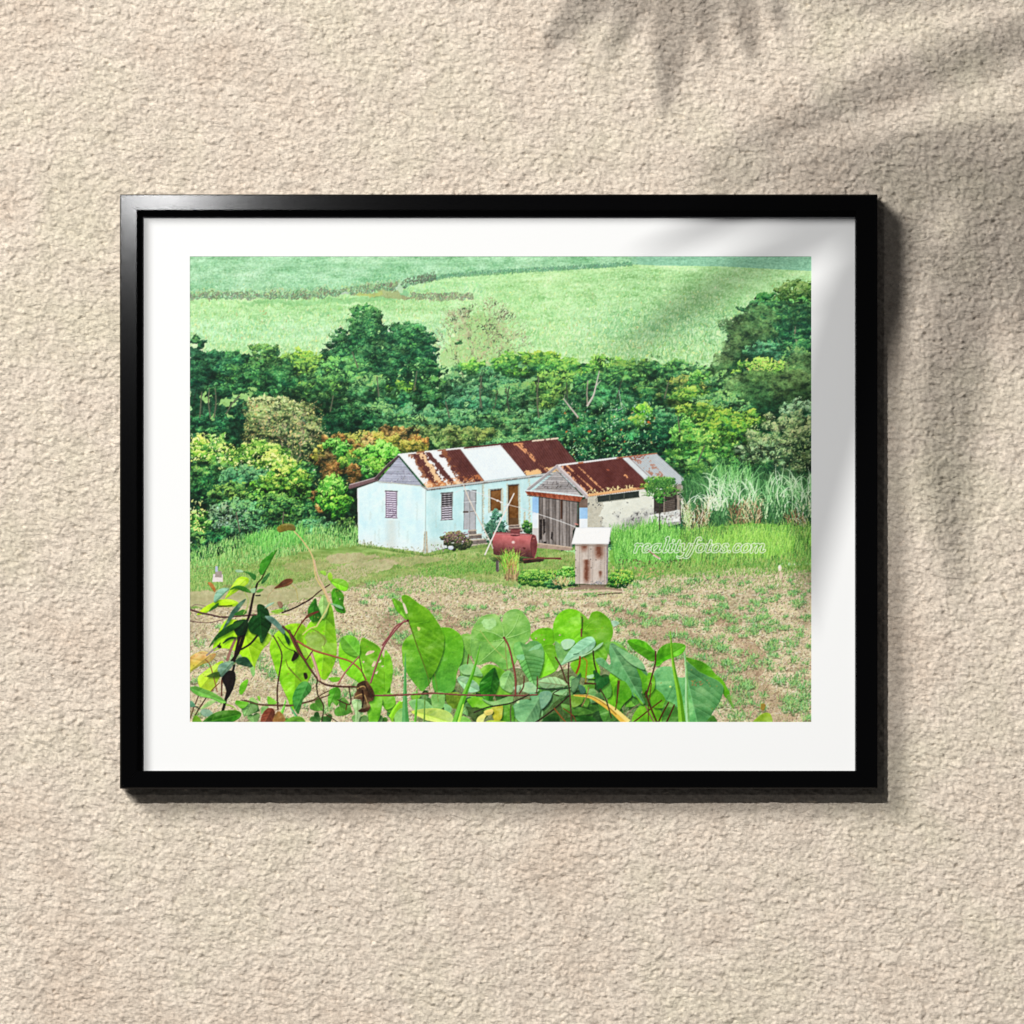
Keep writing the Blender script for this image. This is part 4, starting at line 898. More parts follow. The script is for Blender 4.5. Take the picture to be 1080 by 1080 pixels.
# ---- lettering across the grass: outlined slanting script
GLY = {
 'r': (4.9, [[(.4, 5.6), (1.6, 6.2), (1.4, 3), (1.0, 0)], [(1.5, 4), (2.6, 5.8), (3.8, 6.2), (4.2, 5.4)]]),
 'e': (5.2, [[(.9, 3.1), (2.4, 3.2), (3.9, 4.4), (3.5, 5.9), (2.3, 6.2), (.9, 4.6), (.6, 2.2), (1.4, .3), (2.8, .1), (4.1, 1.3)]]),
 'a': (6.2, [[(4.2, 5.4), (2.9, 6.2), (1.2, 5), (.6, 2.4), (1.3, .3), (2.6, .5), (4, 3)], [(4.6, 6.1), (4.1, 3), (4.0, .6), (4.6, .1), (5.5, 1.1)]]),
 'l': (3.5, [[(1.2, 10.6), (2.2, 11.2), (1.9, 6), (1.4, 1), (1.9, .1), (2.9, 1.1)]]),
 'i': (3.4, [[(.8, 5.5), (1.8, 6.2), (1.5, 3), (1.3, .7), (1.9, .1), (2.8, 1.1)], [(2.0, 8.9), (2.1, 9.1)]]),
 't': (3.7, [[(2.2, 8.8), (1.8, 5), (1.4, 1), (2, .1), (3.1, 1)], [(.4, 6.1), (3.4, 6.1)]]),
 'y': (5.2, [[(.4, 5.5), (1.3, 6.1), (1.3, 3), (1.8, .4), (3, .8), (4.2, 3.4)], [(4.7, 6.2), (4.2, 2), (3.0, -2.6), (1.2, -4.4), (-.6, -3.8)]]),
 'f': (4.0, [[(5.4, 10), (4.6, 11.2), (3.4, 10.2), (2.6, 6), (1.7, 0), (.4, -3.8), (-1, -4.4), (-1.8, -3.4)], [(.6, 6.1), (4.4, 6.1)]]),
 'o': (5.3, [[(2.6, 6.2), (1.1, 5), (.6, 2.6), (1.3, .4), (2.8, .2), (4.2, 1.8), (4.5, 4.2), (3.7, 5.9), (2.6, 6.2)]]),
 's': (4.4, [[(3.7, 5), (3, 6.2), (1.6, 6), (1.3, 4.6), (2.8, 3), (3.3, 1.4), (2.2, .1), (.9, .4), (.5, 1.4)]]),
 '.': (2.7, [[(.9, .3), (1.0, .5)]]),
 'c': (4.8, [[(3.9, 5), (3.2, 6.2), (1.9, 6), (.9, 4), (.7, 1.8), (1.6, .2), (3, .4), (4.1, 1.6)]]),
 'm': (9.2, [[(.5, 5.5), (1.5, 6.1), (1.3, 3), (.9, 0)], [(1.3, 3.4), (2.9, 5.9), (4.1, 5.8), (4.0, 3), (3.7, 0)], [(4.0, 3.4), (5.7, 5.9), (6.9, 5.8), (6.8, 3), (6.6, .8), (7.3, .1), (8.4, 1.4)]]),
}
word = 'realityfotos.com'
wtot = sum(GLY[ch][0] for ch in word); ks = 139.0 / wtot; px = 667.0; ybase = 581.8
sl = box([(660, 560), (812, 594)]); dist = np.full(XX[sl].shape, 9.0, np.float32)
for ch in word:
    adv, segs = GLY[ch]
    for sg in segs:
        p = [(px + a * ks * 1.0 + b * .98 * .32, ybase - b * 1.32) for a, b in sg]
        p = smooth(p, 6, False) if len(p) > 2 else np.array(p, np.float32)
        for (xa, ya), (xb, yb) in zip(p[:-1], p[1:]):
            L = (xb - xa) ** 2 + (yb - ya) ** 2 + 1e-6
            t = np.clip(((XX[sl] - xa) * (xb - xa) + (YY[sl] - ya) * (yb - ya)) / L, 0, 1)
            th = .45 + .62 * abs(yb - ya) / math.sqrt(L)
            dist = np.minimum(dist, np.hypot(XX[sl] - xa - t * (xb - xa), YY[sl] - ya - t * (yb - ya)) - th)
    px += adv * ks
ring = np.clip((.52 - np.abs(dist - .3)) / .3, 0, 1)
CV[sl] = CV[sl] + (A(240, 244, 234) - CV[sl]) * (ring * .9)[..., None]

# ---------------------------------------------------------------- creeper in the foreground
LM = np.zeros((PH, PW), bool); nl = vnoise(7, 7, 4, 61); nf = vnoise(1.4, 1.4, 2, 62); nl2 = vnoise(15, 8, 4, 63, .5, skew=.5)
def leaf(pts, col, rib=None, veins=4, vcol=None, c2=None, grad=(0, 1), split=None, mott=16, spots=0, edgec=None, vlen=.5, holes=(), vw=.7, vang=.75):
    """a leaf: outline, tone, midrib and side veins"""
    p = smooth(pts, 8); ext = float(min(np.ptp(p[:, 0]), np.ptp(p[:, 1])))
    if ext > 5:
        for k in range(3):
            s2, m2 = pmask(p + A(.5 + .5 * k, .9 + .8 * k)); m2 = m2 & LM[s2]; CV[s2] = np.where(m2[..., None], CV[s2] * A(.84, .88, .86), CV[s2])
    sl, m = pmask(p, .45)
    X = XX[sl]; Y = YY[sl]; lo = p.min(0); hi = p.max(0)
    col = tuple(A(*col) * A(.95, .94, .9) + A(6, 4, 10))
    c = np.ones(X.shape + (3,), np.float32) * A(*col)
    if c2 is not None:
        gx, gy = grad; q = (X - lo[0]) / (hi[0] - lo[0] + 1e-3) * gx + (Y - lo[1]) / (hi[1] - lo[1] + 1e-3) * gy
        if gx < 0: q = q - gx
        if gy < 0: q = q - gy
        c = mixc(c, q, A(*c2))
    c = c + ((nl[sl] - .5) * mott * 3.2)[..., None] * A(1, .8, .6) + ((nf[sl] - .5) * 14)[..., None]
    gl_ = np.clip((nl2[sl] - .56) * 5, 0, 1) * (.5 if ext > 8 else .2)
    c = c + gl_[..., None] * (A(200, 230, 168) - c) * .6
    dk_ = np.clip((.44 - nl2[sl]) * 5, 0, 1) * .3
    c = c * (1 - dk_[..., None] * A(.6, .42, .5))
    if rib is None and ext > 9:
        ce = p.mean(0); th_ = np.arctan2(Y - ce[1] + ext * .35, X - ce[0]); kk = np.clip(1 - np.abs(np.sin(th_ * 4.5 + ext)) * np.hypot(X - ce[0], Y - ce[1] + ext * .35) / .8, 0, 1)
        c = c + kk[..., None] * A(26, 18, 14) * .7
    if rib is not None:
        r0 = np.array(rib[0], np.float32); r1 = np.array(rib[1], np.float32); d = r1 - r0; L = float(np.hypot(*d)); d = d / L; nrm = np.array([-d[1], d[0]])
        s_ = (X - r0[0]) * d[0] + (Y - r0[1]) * d[1]; w_ = (X - r0[0]) * nrm[0] + (Y - r0[1]) * nrm[1]
        c = c * (1 + np.where(w_ > 0, .10, -.07) * (split if split is not None else 1))[..., None]
        vc = A(*(vcol if vcol is not None else (col[0] * .8, col[1] * .86, col[2] * .7)))
        for k in range(veins):
            o_ = L * (-.02 + vlen * 1.5 * k / max(veins, 1))
            f = s_ - o_ - np.abs(w_) * vang - .012 * w_ * w_
            kk = np.clip(1 - np.abs(f) / vw, 0, 1) * (np.abs(w_) < L * .7)
            c = mixc(c, kk * .6, vc)
            c = c + (np.clip(1 - np.abs(f - 2.2) / 2.4, 0, 1) * 7 - np.clip(1 - np.abs(f + 2.0) / 2.4, 0, 1) * 7)[..., None]
        c = mixc(c, np.clip(1.1 - np.abs(w_) / .7, 0, 1) * (s_ > 0) * .7, vc)
    CV[sl] = np.where(m[..., None], c, CV[sl]); LM[sl] |= m
    q = np.vstack([p, p[:1]]); ec = edgec if edgec is not None else tuple(np.clip(A(*col) * 1.12 + 8, 0, 255))
    e2 = tuple(np.clip(A(*col) * .72, 0, 255))
    # thin lit and shaded rims
    n = len(q); seg = q[1:] - q[:-1]; mid = (q[1:] + q[:-1]) / 2
    up = seg[:, 0] * (1 if np.sum(q[:-1, 0] * q[1:, 1] - q[1:, 0] * q[:-1, 1]) > 0 else -1) > 0
    ln = np.hypot(seg[:, 0], seg[:, 1]) * .6 + .2
    dabs(mid[:, 0], mid[:, 1], ln, np.full(len(mid), .34), np.arctan2(seg[:, 1], seg[:, 0]), np.where(up[:, None], A(*ec), A(*e2)), .4)
    for hx, hy, hr in holes: dabs([hx, hx + hr * .6], [hy, hy - hr * .5], [hr, hr * .6], [hr * .7, hr * .6], 0, [(206, 190, 160), (150, 130, 100)])
    if spots:
        x = lo[0] + rng.random(spots * 3) * (hi[0] - lo[0]); y = lo[1] + rng.random(spots * 3) * (hi[1] - lo[1])
        iy = ((y - PY0) * S).astype(int) - sl[0].start; ix = ((x - PX0) * S).astype(int) - sl[1].start
        ok = (iy >= 0) & (iy < m.shape[0]) & (ix >= 0) & (ix < m.shape[1]); ok[ok] = m[iy[ok], ix[ok]]
        x = x[ok][:spots]; y = y[ok][:spots]
        dabs(x, y, .4 + .7 * rng.random(len(x)), .35 + .4 * rng.random(len(x)), rng.random(len(x)) * 3, A(150, 140, 60), .7)

Z7 = zw(195, 590, 4.696); Z8 = zw(410, 590, 4.696); Z9 = zw(630, 590, 4.696)
F2 = zw(200, 590, 8.308); F3 = zw(320, 590, 8.308); F4 = zw(200, 660, 8.308); F5 = zw(320, 660, 8.308)
G1 = zw(410, 640, 8.308); G2 = zw(500, 640, 8.308); G3 = zw(560, 640, 8.308); G4 = zw(650, 640, 8.308)
BG = (124, 190, 22); BG2 = (104, 176, 26); YL = (156, 206, 24); DGR = (20, 90, 22); BL = (96, 156, 104); MG = (70, 150, 44)
STEM = (112, 62, 50); DST = (58, 34, 30)
r9 = np.random.default_rng(17)
def small_heart(cx, cy, r, rot, col):
    t = np.linspace(0, 2 * np.pi, 12, endpoint=False); x = .95 * np.sin(t) ** 3; y = -(.82 * np.cos(t) - .32 * np.cos(2 * t) - .12 * np.cos(3 * t)) * .95
    c_, s_ = math.cos(rot), math.sin(rot); pts = [(cx + r * (a * c_ - b * s_), cy + r * (a * s_ + b * c_)) for a, b in zip(x, y)]
    leaf(pts, col, [(cx + r * .5 * s_, cy - r * .5 * c_), (cx - r * .9 * s_, cy + r * .9 * c_)], 4, tuple(np.array(col) * .84))
poly([(486, 712), (520, 700), (580, 706), (640, 700), (690, 712), (732, 742), (740, 761), (440, 761), (450, 742)], (52, 92, 34), 4, 30, 30, .5)
for k in range(46):
    cx = 440 + 300 * r9.random(); cy = 716 + 46 * r9.random() + abs(cx - 590) * .05
    small_heart(cx, cy, 7 + 8 * r9.random(), (r9.random() - .5) * 2.2, [(70, 136, 40), (96, 166, 44), (54, 112, 40), (104, 160, 86), (84, 150, 60), (40, 96, 34)][k % 6])
for k in range(12):
    cx = 210 + 215 * r9.random(); small_heart(cx, 742 + 18 * r9.random(), 6 + 6 * r9.random(), (r9.random() - .5) * 2.4, [(84, 150, 44), (60, 120, 44), (110, 164, 84)][k % 3])
# -- left background leaves
leaf(F2(210, 780, 300, 560, 380, 520, 540, 560, 700, 640, 720, 700, 640, 790, 590, 900, 570, 970, 500, 880, 420, 800, 300, 770), YL, F2(470, 560, 560, 900), 4, (180, 220, 60), (140, 200, 20), spots=8)
leaf(F4(0, 290, 40, 250, 120, 215, 190, 235, 240, 240, 200, 300, 120, 330, 40, 380, -20, 420), (170, 196, 40), F4(190, 250, 10, 390), 2, (140, 130, 60), (196, 130, 90), (0, -1), spots=4)
leaf(F4(80, 460, 130, 400, 230, 330, 300, 300, 300, 380, 260, 470, 200, 560, 120, 560), (166, 206, 40), F4(280, 330, 120, 520), 2, (140, 180, 40), spots=4)
leaf(F2(400, 200, 450, 150, 520, 160, 520, 200, 470, 240, 340, 330, 320, 340, 350, 280), (166, 216, 30), F2(500, 170, 340, 320), 2, (140, 190, 30))
leaf(F2(75, 480, 130, 420, 200, 380, 260, 350, 360, 345, 430, 370, 420, 400, 330, 410, 240, 410, 160, 460), (170, 216, 24), F2(420, 380, 90, 470), 2, (130, 180, 20))
leaf(Z7(425, 440, 440, 380, 480, 340, 530, 315, 590, 320, 610, 360, 640, 470, 630, 560, 600, 620, 560, 690, 540, 740, 510, 680, 470, 590, 440, 500), (142, 202, 24), Z7(560, 330, 545, 720), 5, (120, 180, 30), (116, 186, 30), spots=10, vlen=.6)
leaf(Z7(620, 310, 680, 290, 700, 210, 730, 230, 745, 320, 755, 440, 740, 520, 700, 590, 660, 560, 620, 480, 590, 400), (122, 190, 28), Z7(700, 300, 680, 580), 5, (140, 200, 60), (134, 200, 24), spots=9, vlen=.6)
poly(smooth(Z7(600, 380, 640, 350, 690, 370, 700, 410, 670, 445, 610, 430)), (128, 140, 84), 3, 30, 24, .6)
leaf(Z7(665, 225, 685, 175, 705, 190, 712, 240, 690, 290, 668, 270), (150, 196, 110), Z7(690, 180, 690, 285), 2)
leaf(F3(45, 450, 60, 400, 110, 335, 130, 400, 160, 480, 150, 520, 90, 540, 55, 500), (46, 130, 20), F3(110, 345, 90, 530), 3, (30, 100, 20), spots=3)
leaf(F3(250, 320, 270, 250, 320, 265, 360, 310, 355, 380, 375, 450, 350, 465, 290, 440), (84, 168, 22), F3(285, 265, 350, 455), 3, (60, 140, 20), (60, 140, 30), holes=[(359, 631, .8), (357.8, 638, .6)], spots=6)
leaf(F3(240, 180, 300, 165, 370, 180, 400, 225, 375, 270, 330, 265, 290, 240), (116, 200, 24), F3(250, 185, 390, 240), 2)
leaf(F3(150, 100, 195, 100, 205, 135, 180, 130), (140, 200, 60)); leaf(F3(220, 130, 245, 110, 260, 150, 245, 185, 225, 165), (150, 206, 50))
leaf(F3(245, 380, 330, 400, 350, 430, 290, 410), (130, 186, 130))
# middle-left heart leaf with chewed holes
leaf(Z7(765, 450, 775, 395, 810, 372, 850, 385, 868, 420, 880, 385, 910, 395, 965, 430, 985, 480, 1010, 460, 1030, 520, 1020, 600, 1015, 680, 960, 700, 955, 770, 920, 800, 870, 620, 810, 570, 770, 520), (118, 194, 26), Z7(870, 460, 940, 720), 4, (96, 170, 40), (104, 184, 26), spots=12, vlen=.5)
for q in [(545, 245, 580, 210, 630, 212, 600, 235, 560, 250), (600, 340, 625, 300, 640, 310, 620, 350), (660, 310, 685, 285, 680, 310), (630, 405, 655, 385, 645, 415), (520, 300, 540, 300, 530, 318), (685, 345, 712, 340, 700, 352)]:
    poly(smooth(F5(*q), 4), (214, 196, 166), .4, 20, 40)
leaf(F5(330, 120, 350, 90, 400, 78, 450, 95, 490, 140, 500, 220, 480, 260, 420, 250, 350, 200), (106, 186, 44), F5(490, 250, 380, 120), 3, (130, 200, 80), mott=10)
leaf(F5(225, 450, 290, 440, 330, 450, 300, 480, 250, 480), (112, 190, 30))
leaf(F5(225, 600, 240, 550, 300, 530, 330, 560, 325, 620, 300, 690, 260, 660, 230, 700, 220, 650), (76, 162, 26), F5(300, 535, 235, 690), 3)
leaf(F5(430, 650, 500, 640, 530, 690, 500, 790, 480, 850, 460, 850, 455, 750), (150, 190, 130), F5(480, 650, 470, 840), 2)
leaf(F5(690, 640, 790, 620, 810, 680, 760, 750, 700, 690), (92, 176, 24)); leaf(F5(580, 640, 690, 620, 680, 760, 640, 850, 580, 850), (104, 186, 30))
leaf(F5(760, 770, 860, 660, 900, 650, 870, 720, 800, 790, 790, 840), (124, 186, 34))
# -- the two tall central leaves
leaf(G1(640, 240, 720, 240, 740, 330, 720, 420, 660, 400, 640, 320), (122, 184, 70)); leaf(G1(640, 330, 700, 420, 760, 560, 650, 620, 620, 500), (96, 160, 60))
leaf(G1(120, 420, 125, 320, 170, 260, 230, 235, 300, 330, 400, 480, 370, 640, 330, 700, 290, 730, 240, 680, 170, 580, 130, 500), (108, 186, 22), None, 0, None, (84, 160, 50), (.5, .6), mott=14)
leaf(G1(440, 190, 520, 175, 590, 205, 640, 260, 655, 360, 640, 470, 600, 560, 580, 690, 540, 740, 420, 740, 380, 640, 400, 500, 420, 300), (100, 184, 18), None, 0, None, (84, 164, 56), (0, 1), mott=12)
leaf(G1(380, 760, 480, 740, 490, 850, 450, 890, 390, 890), (116, 180, 84), mott=10)
leaf(G1(-30, 390, 10, 430, 38, 520, 30, 640, 0, 720, -30, 730), (110, 190, 24)); leaf(G1(-30, 760, 40, 760, 60, 840, 20, 880, -30, 880), (96, 180, 20))
leaf(Z8(20, 190, 70, 215, 100, 260, 100, 300, 60, 270, 35, 240), (94, 170, 24), Z8(30, 195, 95, 295), 3)
leaf(Z8(65, 185, 95, 175, 150, 215, 200, 250, 245, 310, 272, 370, 272, 440, 250, 510, 225, 560, 200, 580, 175, 520, 140, 430, 105, 310, 90, 250), (104, 182, 16), Z8(100, 300, 200, 580), 6, (84, 150, 26), (96, 168, 24), (0, 1), vlen=.6, vang=.9)
poly(smooth(Z8(70, 215, 82, 220, 95, 260, 85, 262), 4), (206, 196, 170))
line(Z8(98, 300, 140, 420, 190, 560, 205, 640), 1.1, .7, (96, 112, 36)); line(Z8(228, 560, 240, 640, 246, 700), .6, .5, (120, 130, 50))
for q in [(105, 320, 200, 300), (130, 390, 240, 400), (150, 440, 200, 500)]: line(Z8(*q), .4, .3, (116, 190, 40), False)
poly(smooth(Z8(142, 330, 158, 335, 152, 350, 145, 345), 4), (196, 190, 120))
# -- pale veined leaf (underside)
leaf(G1(720, 240, 740, 170, 800, 90, 880, 60, 950, 70, 990, 130, 1010, 60, 1070, 20, 1140, 20, 1210, 90, 1240, 170, 1230, 270, 1180, 330, 1130, 440, 1080, 520, 1000, 540, 900, 470, 780, 500, 720, 400), (128, 184, 84), None, 0, None, (112, 176, 76), (.4, .8), mott=18)
for q in [(1010, 270, 900, 215, 800, 205, 740, 180), (1010, 275, 880, 290, 720, 270), (1010, 275, 930, 360, 850, 430, 780, 490), (1010, 270, 1000, 180, 960, 90), (1010, 270, 1090, 180, 1140, 60), (1010, 270, 1120, 240, 1220, 200), (1015, 275, 1060, 400, 1060, 520)]:
    line(G1(*q), .9, .4, (158, 204, 120)); line([(a_ + .7, b_ + .9) for a_, b_ in G1(*q)], .6, .3, (96, 150, 60))
poly(smooth(G1(800, 215, 900, 222, 990, 275, 880, 295, 800, 300, 770, 260)), (100, 166, 58), 1.5, 20, 20, .7); poly(smooth(G1(830, 100, 900, 90, 940, 140, 900, 190, 850, 180, 820, 140)), (170, 212, 152), 3, 40, 40, .6)
line(G1(800, 200, 900, 330, 1030, 460), 1.0, .9, (150, 176, 90)); line(G1(1020, 280, 1025, 400, 1040, 545), 1.1, 1.1, (136, 150, 80))
# bright leaves between
leaf(G2(490, 250, 540, 200, 600, 180, 680, 190, 700, 300, 650, 330, 590, 340, 530, 300), (102, 190, 14), None, spots=3, holes=[(565, 672.3, .9), (573.6, 673.8, .9)])
leaf(G2(600, 340, 700, 330, 730, 430, 740, 500, 700, 560, 620, 600, 560, 610, 560, 500), (110, 194, 24), G2(600, 340, 700, 520), 3)
leaf(G1(780, 560, 860, 500, 960, 520, 1060, 600, 1080, 700, 1060, 760, 900, 760, 700, 720, 700, 620), (106, 182, 34), None, 0, mott=20)
leaf(G1(620, 520, 700, 490, 780, 520, 820, 600, 740, 590, 650, 580), (124, 186, 110)); leaf(G1(600, 620, 660, 600, 760, 650, 800, 720, 700, 740, 640, 690), (140, 196, 150), G1(610, 630, 780, 720), 3)
leaf(G2(220, 640, 250, 580, 300, 550, 340, 590, 345, 700, 320, 740, 240, 700), (126, 184, 100), G2(310, 560, 250, 720), 4, (150, 204, 130))
leaf(G1(690, 800, 800, 780, 900, 820, 900, 900, 780, 900, 720, 860), (98, 184, 20), None)
# veined bluish leaf in the middle
leaf(G2(345, 350, 360, 310, 400, 300, 450, 320, 500, 290, 560, 300, 600, 350, 610, 440, 590, 540, 560, 620, 540, 690, 510, 700, 470, 620, 420, 540, 390, 470, 355, 420), (92, 164, 72), G2(440, 420, 530, 690), 7, (60, 120, 44), (104, 176, 96), (1, 0), vlen=.62, vw=1.0, vang=.35, mott=10)
poly(smooth(G2(470, 378, 530, 330, 590, 316, 575, 352, 520, 370)), (142, 198, 150), 1, 10, 16, .7); poly(smooth(G2(370, 420, 430, 410, 440, 450, 390, 455)), (124, 188, 144), 1, 10, 16, .7)
# dark leaf
leaf(G2(48, 720, 55, 650, 100, 590, 175, 525, 200, 580, 218, 650, 190, 740, 135, 820, 80, 790), (28, 112, 14), G2(178, 530, 130, 815), 5, (20, 88, 16), (40, 126, 16), vlen=.6)
# -- right group
leaf(G3(190, 180, 210, 100, 260, 40, 330, 12, 400, 25, 470, 75, 500, 105, 530, 45, 590, 35, 660, 80, 705, 150, 710, 240, 680, 320, 650, 460, 560, 480, 420, 460, 300, 480, 220, 440, 205, 320), (104, 184, 14), G3(437, 215, 450, 460), 3, (90, 160, 30), (110, 186, 40), (0, 1), spots=10, holes=[(590, 669, 1.0)])
for q in [(440, 210, 400, 150, 300, 120), (440, 210, 380, 200, 240, 230), (455, 200, 540, 190, 640, 180), (455, 200, 520, 130, 590, 100)]: line(G3(*q), .5, .3, (136, 204, 50))
line(G3(444, 85, 446, 150, 438, 250), 1.6, 1.4, (70, 100, 24)); line(G3(437, 190, 437, 250), 1.8, 1.6, (130, 76, 56), False)
leaf(G3(205, 300, 240, 310, 330, 380, 290, 480, 250, 500, 225, 430), (112, 176, 90))
leaf(G3(260, 310, 290, 280, 340, 275, 380, 300, 350, 350, 290, 365), (168, 216, 178), mott=6)
leaf(G3(262, 500, 300, 430, 340, 370, 400, 310, 470, 265, 530, 255, 560, 300, 545, 350, 480, 400, 400, 440, 320, 480), (132, 186, 148), G3(545, 300, 275, 495), 4, (110, 168, 120), (152, 204, 168), (1, 0), mott=10)
leaf(G3(300, 480, 400, 430, 500, 395, 580, 330, 628, 305, 600, 345, 520, 395, 420, 440), (150, 200, 150), mott=6)
line(G3(370, 410, 415, 400), 1.0, .8, (60, 110, 80), False)
leaf(G3(340, 500, 420, 460, 560, 470, 600, 560, 560, 620, 420, 600), (104, 186, 20)); leaf(G3(700, 120, 745, 118, 765, 140, 740, 160, 715, 165), (170, 210, 180), mott=4)
leaf(G3(640, 320, 720, 300, 800, 340, 850, 400, 780, 400, 700, 440), (90, 168, 40))
leaf(G3(700, 560, 800, 560, 880, 700, 860, 780, 800, 850, 740, 890, 680, 860, 660, 700), (104, 182, 24), G3(760, 600, 745, 880), 3); leaf(G3(600, 700, 680, 640, 700, 760, 640, 790), (100, 176, 60))
leaf(G3(565, 450, 620, 440, 690, 500, 680, 370, 700, 310, 760, 340, 860, 400, 950, 460, 990, 520, 1030, 600, 1070, 640, 1000, 700, 960, 740, 990, 840, 920, 790, 840, 740, 810, 650, 740, 600, 640, 530, 580, 490), (96, 156, 100), G3(700, 340, 980, 840), 5, (120, 176, 120), (80, 148, 82), (.7, .5), mott=12, vlen=.6)
leaf(G3(920, 520, 1000, 590, 1070, 640, 1010, 710, 975, 750, 960, 640), (92, 176, 22)); leaf(G3(740, 350, 850, 400, 960, 470, 990, 540, 900, 510, 820, 450), (116, 180, 116), mott=8)
leaf(G4(90, 300, 120, 278, 190, 278, 260, 310, 320, 370, 335, 400, 330, 460, 290, 465, 220, 420, 150, 370), (80, 172, 12), G4(332, 400, 110, 300), 3, edgec=(150, 216, 70))
leaf(G4(340, 500, 345, 410, 380, 350, 440, 315, 520, 310, 590, 325, 595, 360, 560, 405, 480, 440, 410, 470, 370, 510), (80, 176, 10), G4(345, 470, 580, 340), 3)
leaf(G4(600, 440, 660, 450, 740, 470, 810, 520, 860, 580, 920, 630, 960, 700, 985, 750, 960, 790, 930, 760, 900, 680, 780, 620, 680, 540), (78, 160, 14), None, c2=(96, 176, 20))
leaf(G4(315, 650, 330, 560, 380, 520, 480, 520, 520, 600, 600, 600, 600, 480, 650, 500, 720, 560, 800, 600, 880, 640, 925, 690, 920, 760, 880, 850, 830, 920, 800, 1010, 620, 1010, 560, 900, 480, 840, 400, 790, 330, 720), (98, 166, 100), G4(600, 560, 700, 1000), 5, (124, 186, 120), (80, 156, 80), (.4, .6), mott=12, vlen=.6, spots=10)
speck(728, 716, 748, 722, 24, [(150, 130, 80), (120, 120, 70)], .5, 1.5, .4); dabs([706], [723], [1.2], [1.0], 0, [(190, 220, 120)])
leaf(G4(780, 1010, 820, 950, 850, 950, 870, 1010), (60, 130, 30)); leaf(G4(960, 780, 985, 760, 1000, 820, 1020, 860, 1010, 880), (110, 170, 60))
leaf(G4(780, 1010, 820, 960, 900, 950, 980, 990, 1000, 1010), (150, 186, 40)) if False else None
leaf([(793, 762), (797, 756), (804, 751), (811, 752), (812, 762)], (136, 176, 36)); leaf([(801, 746), (802, 741), (806, 742), (804, 748)], (150, 120, 30))
leaf(G4(180, 880, 260, 860, 380, 900, 380, 1010, 140, 1010), (104, 184, 24)); leaf(G4(300, 700, 400, 760, 430, 850, 380, 880, 300, 850), (92, 172, 20)); leaf(G4(420, 820, 520, 870, 540, 1010, 400, 1010), (70, 140, 40)); leaf(G4(-20, 700, 60, 640, 130, 760, 60, 840, 10, 900), (84, 170, 20)); leaf(G4(140, 740, 230, 840, 200, 830), (110, 186, 40))
leaf(G4(270, 580, 320, 590, 330, 700, 270, 760), (100, 180, 20))
# lower tangle
leaf(G2(560, 650, 620, 615, 700, 605, 780, 640, 810, 680, 700, 700, 600, 700), (146, 190, 134), G2(805, 680, 570, 650), 4, (120, 120, 80), mott=10)
leaf(G2(600, 830, 660, 760, 740, 710, 810, 720, 800, 770, 700, 830, 620, 930, 590, 960), (130, 180, 120), G2(805, 730, 600, 940), 3)
leaf(G2(380, 700, 480, 650, 540, 690, 560, 730, 470, 745), (140, 190, 140)); leaf(G2(340, 700, 400, 680, 380, 740), (150, 190, 150))
poly(G2(600, 760, 800, 760, 880, 800, 1000, 880, 1040, 1010, 600, 1010), (40, 84, 24), 2.2, 24, 24, .55)
leaf(G2(600, 1010, 620, 960, 720, 920, 740, 1010), (30, 96, 20)); leaf(G2(760, 840, 860, 860, 960, 880, 1040, 920, 900, 940, 800, 920), (76, 140, 40)); leaf(G2(880, 960, 960, 940, 1040, 960, 1060, 1010, 880, 1010), (24, 100, 10)); leaf(G2(840, 770, 940, 770, 940, 830, 860, 870), (110, 160, 40))
leaf(G2(330, 880, 380, 820, 450, 800, 500, 810, 480, 760, 510, 740, 570, 760, 600, 730, 660, 730, 680, 770, 640, 850, 580, 900, 560, 1000, 520, 1010, 420, 1010, 360, 960), (96, 154, 104), G2(545, 830, 440, 1000), 4, (126, 176, 120), (112, 168, 110), (0, 1), mott=12)
leaf(G2(570, 760, 600, 735, 660, 735, 675, 780, 630, 850, 585, 880), (112, 166, 130), mott=8); dabs(*[[546.], [738.5], [1.6], [2.2], 0, [(180, 210, 150)]])
leaf(G2(850, 640, 900, 600, 930, 570, 920, 640, 880, 740, 850, 720), (54, 110, 60)); leaf(G2(910, 680, 960, 690, 970, 740, 930, 750), (50, 110, 80))
leaf(G2(1040, 560, 1060, 550, 1120, 610, 1170, 600, 1175, 650, 1120, 700, 1090, 720, 1060, 640), (24, 104, 24), None, c2=(40, 120, 50)); leaf(G2(980, 600, 1040, 585, 1040, 610, 1000, 620), (150, 206, 150))
leaf(G1(820, 800, 920, 820, 1080, 770, 1060, 860, 900, 850), (110, 170, 90)); leaf(G1(980, 860, 1080, 850, 1090, 1010, 990, 1010), (70, 150, 20)); leaf(G1(900, 880, 990, 850, 990, 960, 940, 1000, 910, 950), (176, 180, 40), mott=20)
poly(G1(680, 860, 900, 900, 860, 960, 760, 1010, 700, 940), (54, 86, 30), 1.5, 20, 20, .8)
leaf(G1(780, 960, 840, 920, 900, 890, 910, 910, 850, 950, 820, 1010, 770, 1010), (216, 220, 120)); leaf(G1(835, 905, 900, 885, 912, 920, 860, 940), (236, 216, 110)); leaf(G1(860, 1010, 880, 985, 980, 990, 1050, 1010), (170, 200, 40))
leaf(G1(500, 760, 600, 740, 660, 800, 620, 880, 530, 860), (110, 150, 30), mott=24); leaf(G1(200, 760, 280, 760, 260, 800, 210, 800), (100, 170, 30))
leaf(G1(180, 820, 300, 800, 380, 860, 380, 900, 240, 900), (126, 190, 110)); leaf(G1(490, 840, 550, 870, 540, 920, 490, 900), (130, 196, 120)); leaf(G1(60, 930, 130, 880, 140, 1010, 60, 1010), (120, 186, 90)); leaf(G1(640, 950, 700, 970, 720, 1010, 620, 1010), (130, 200, 80))
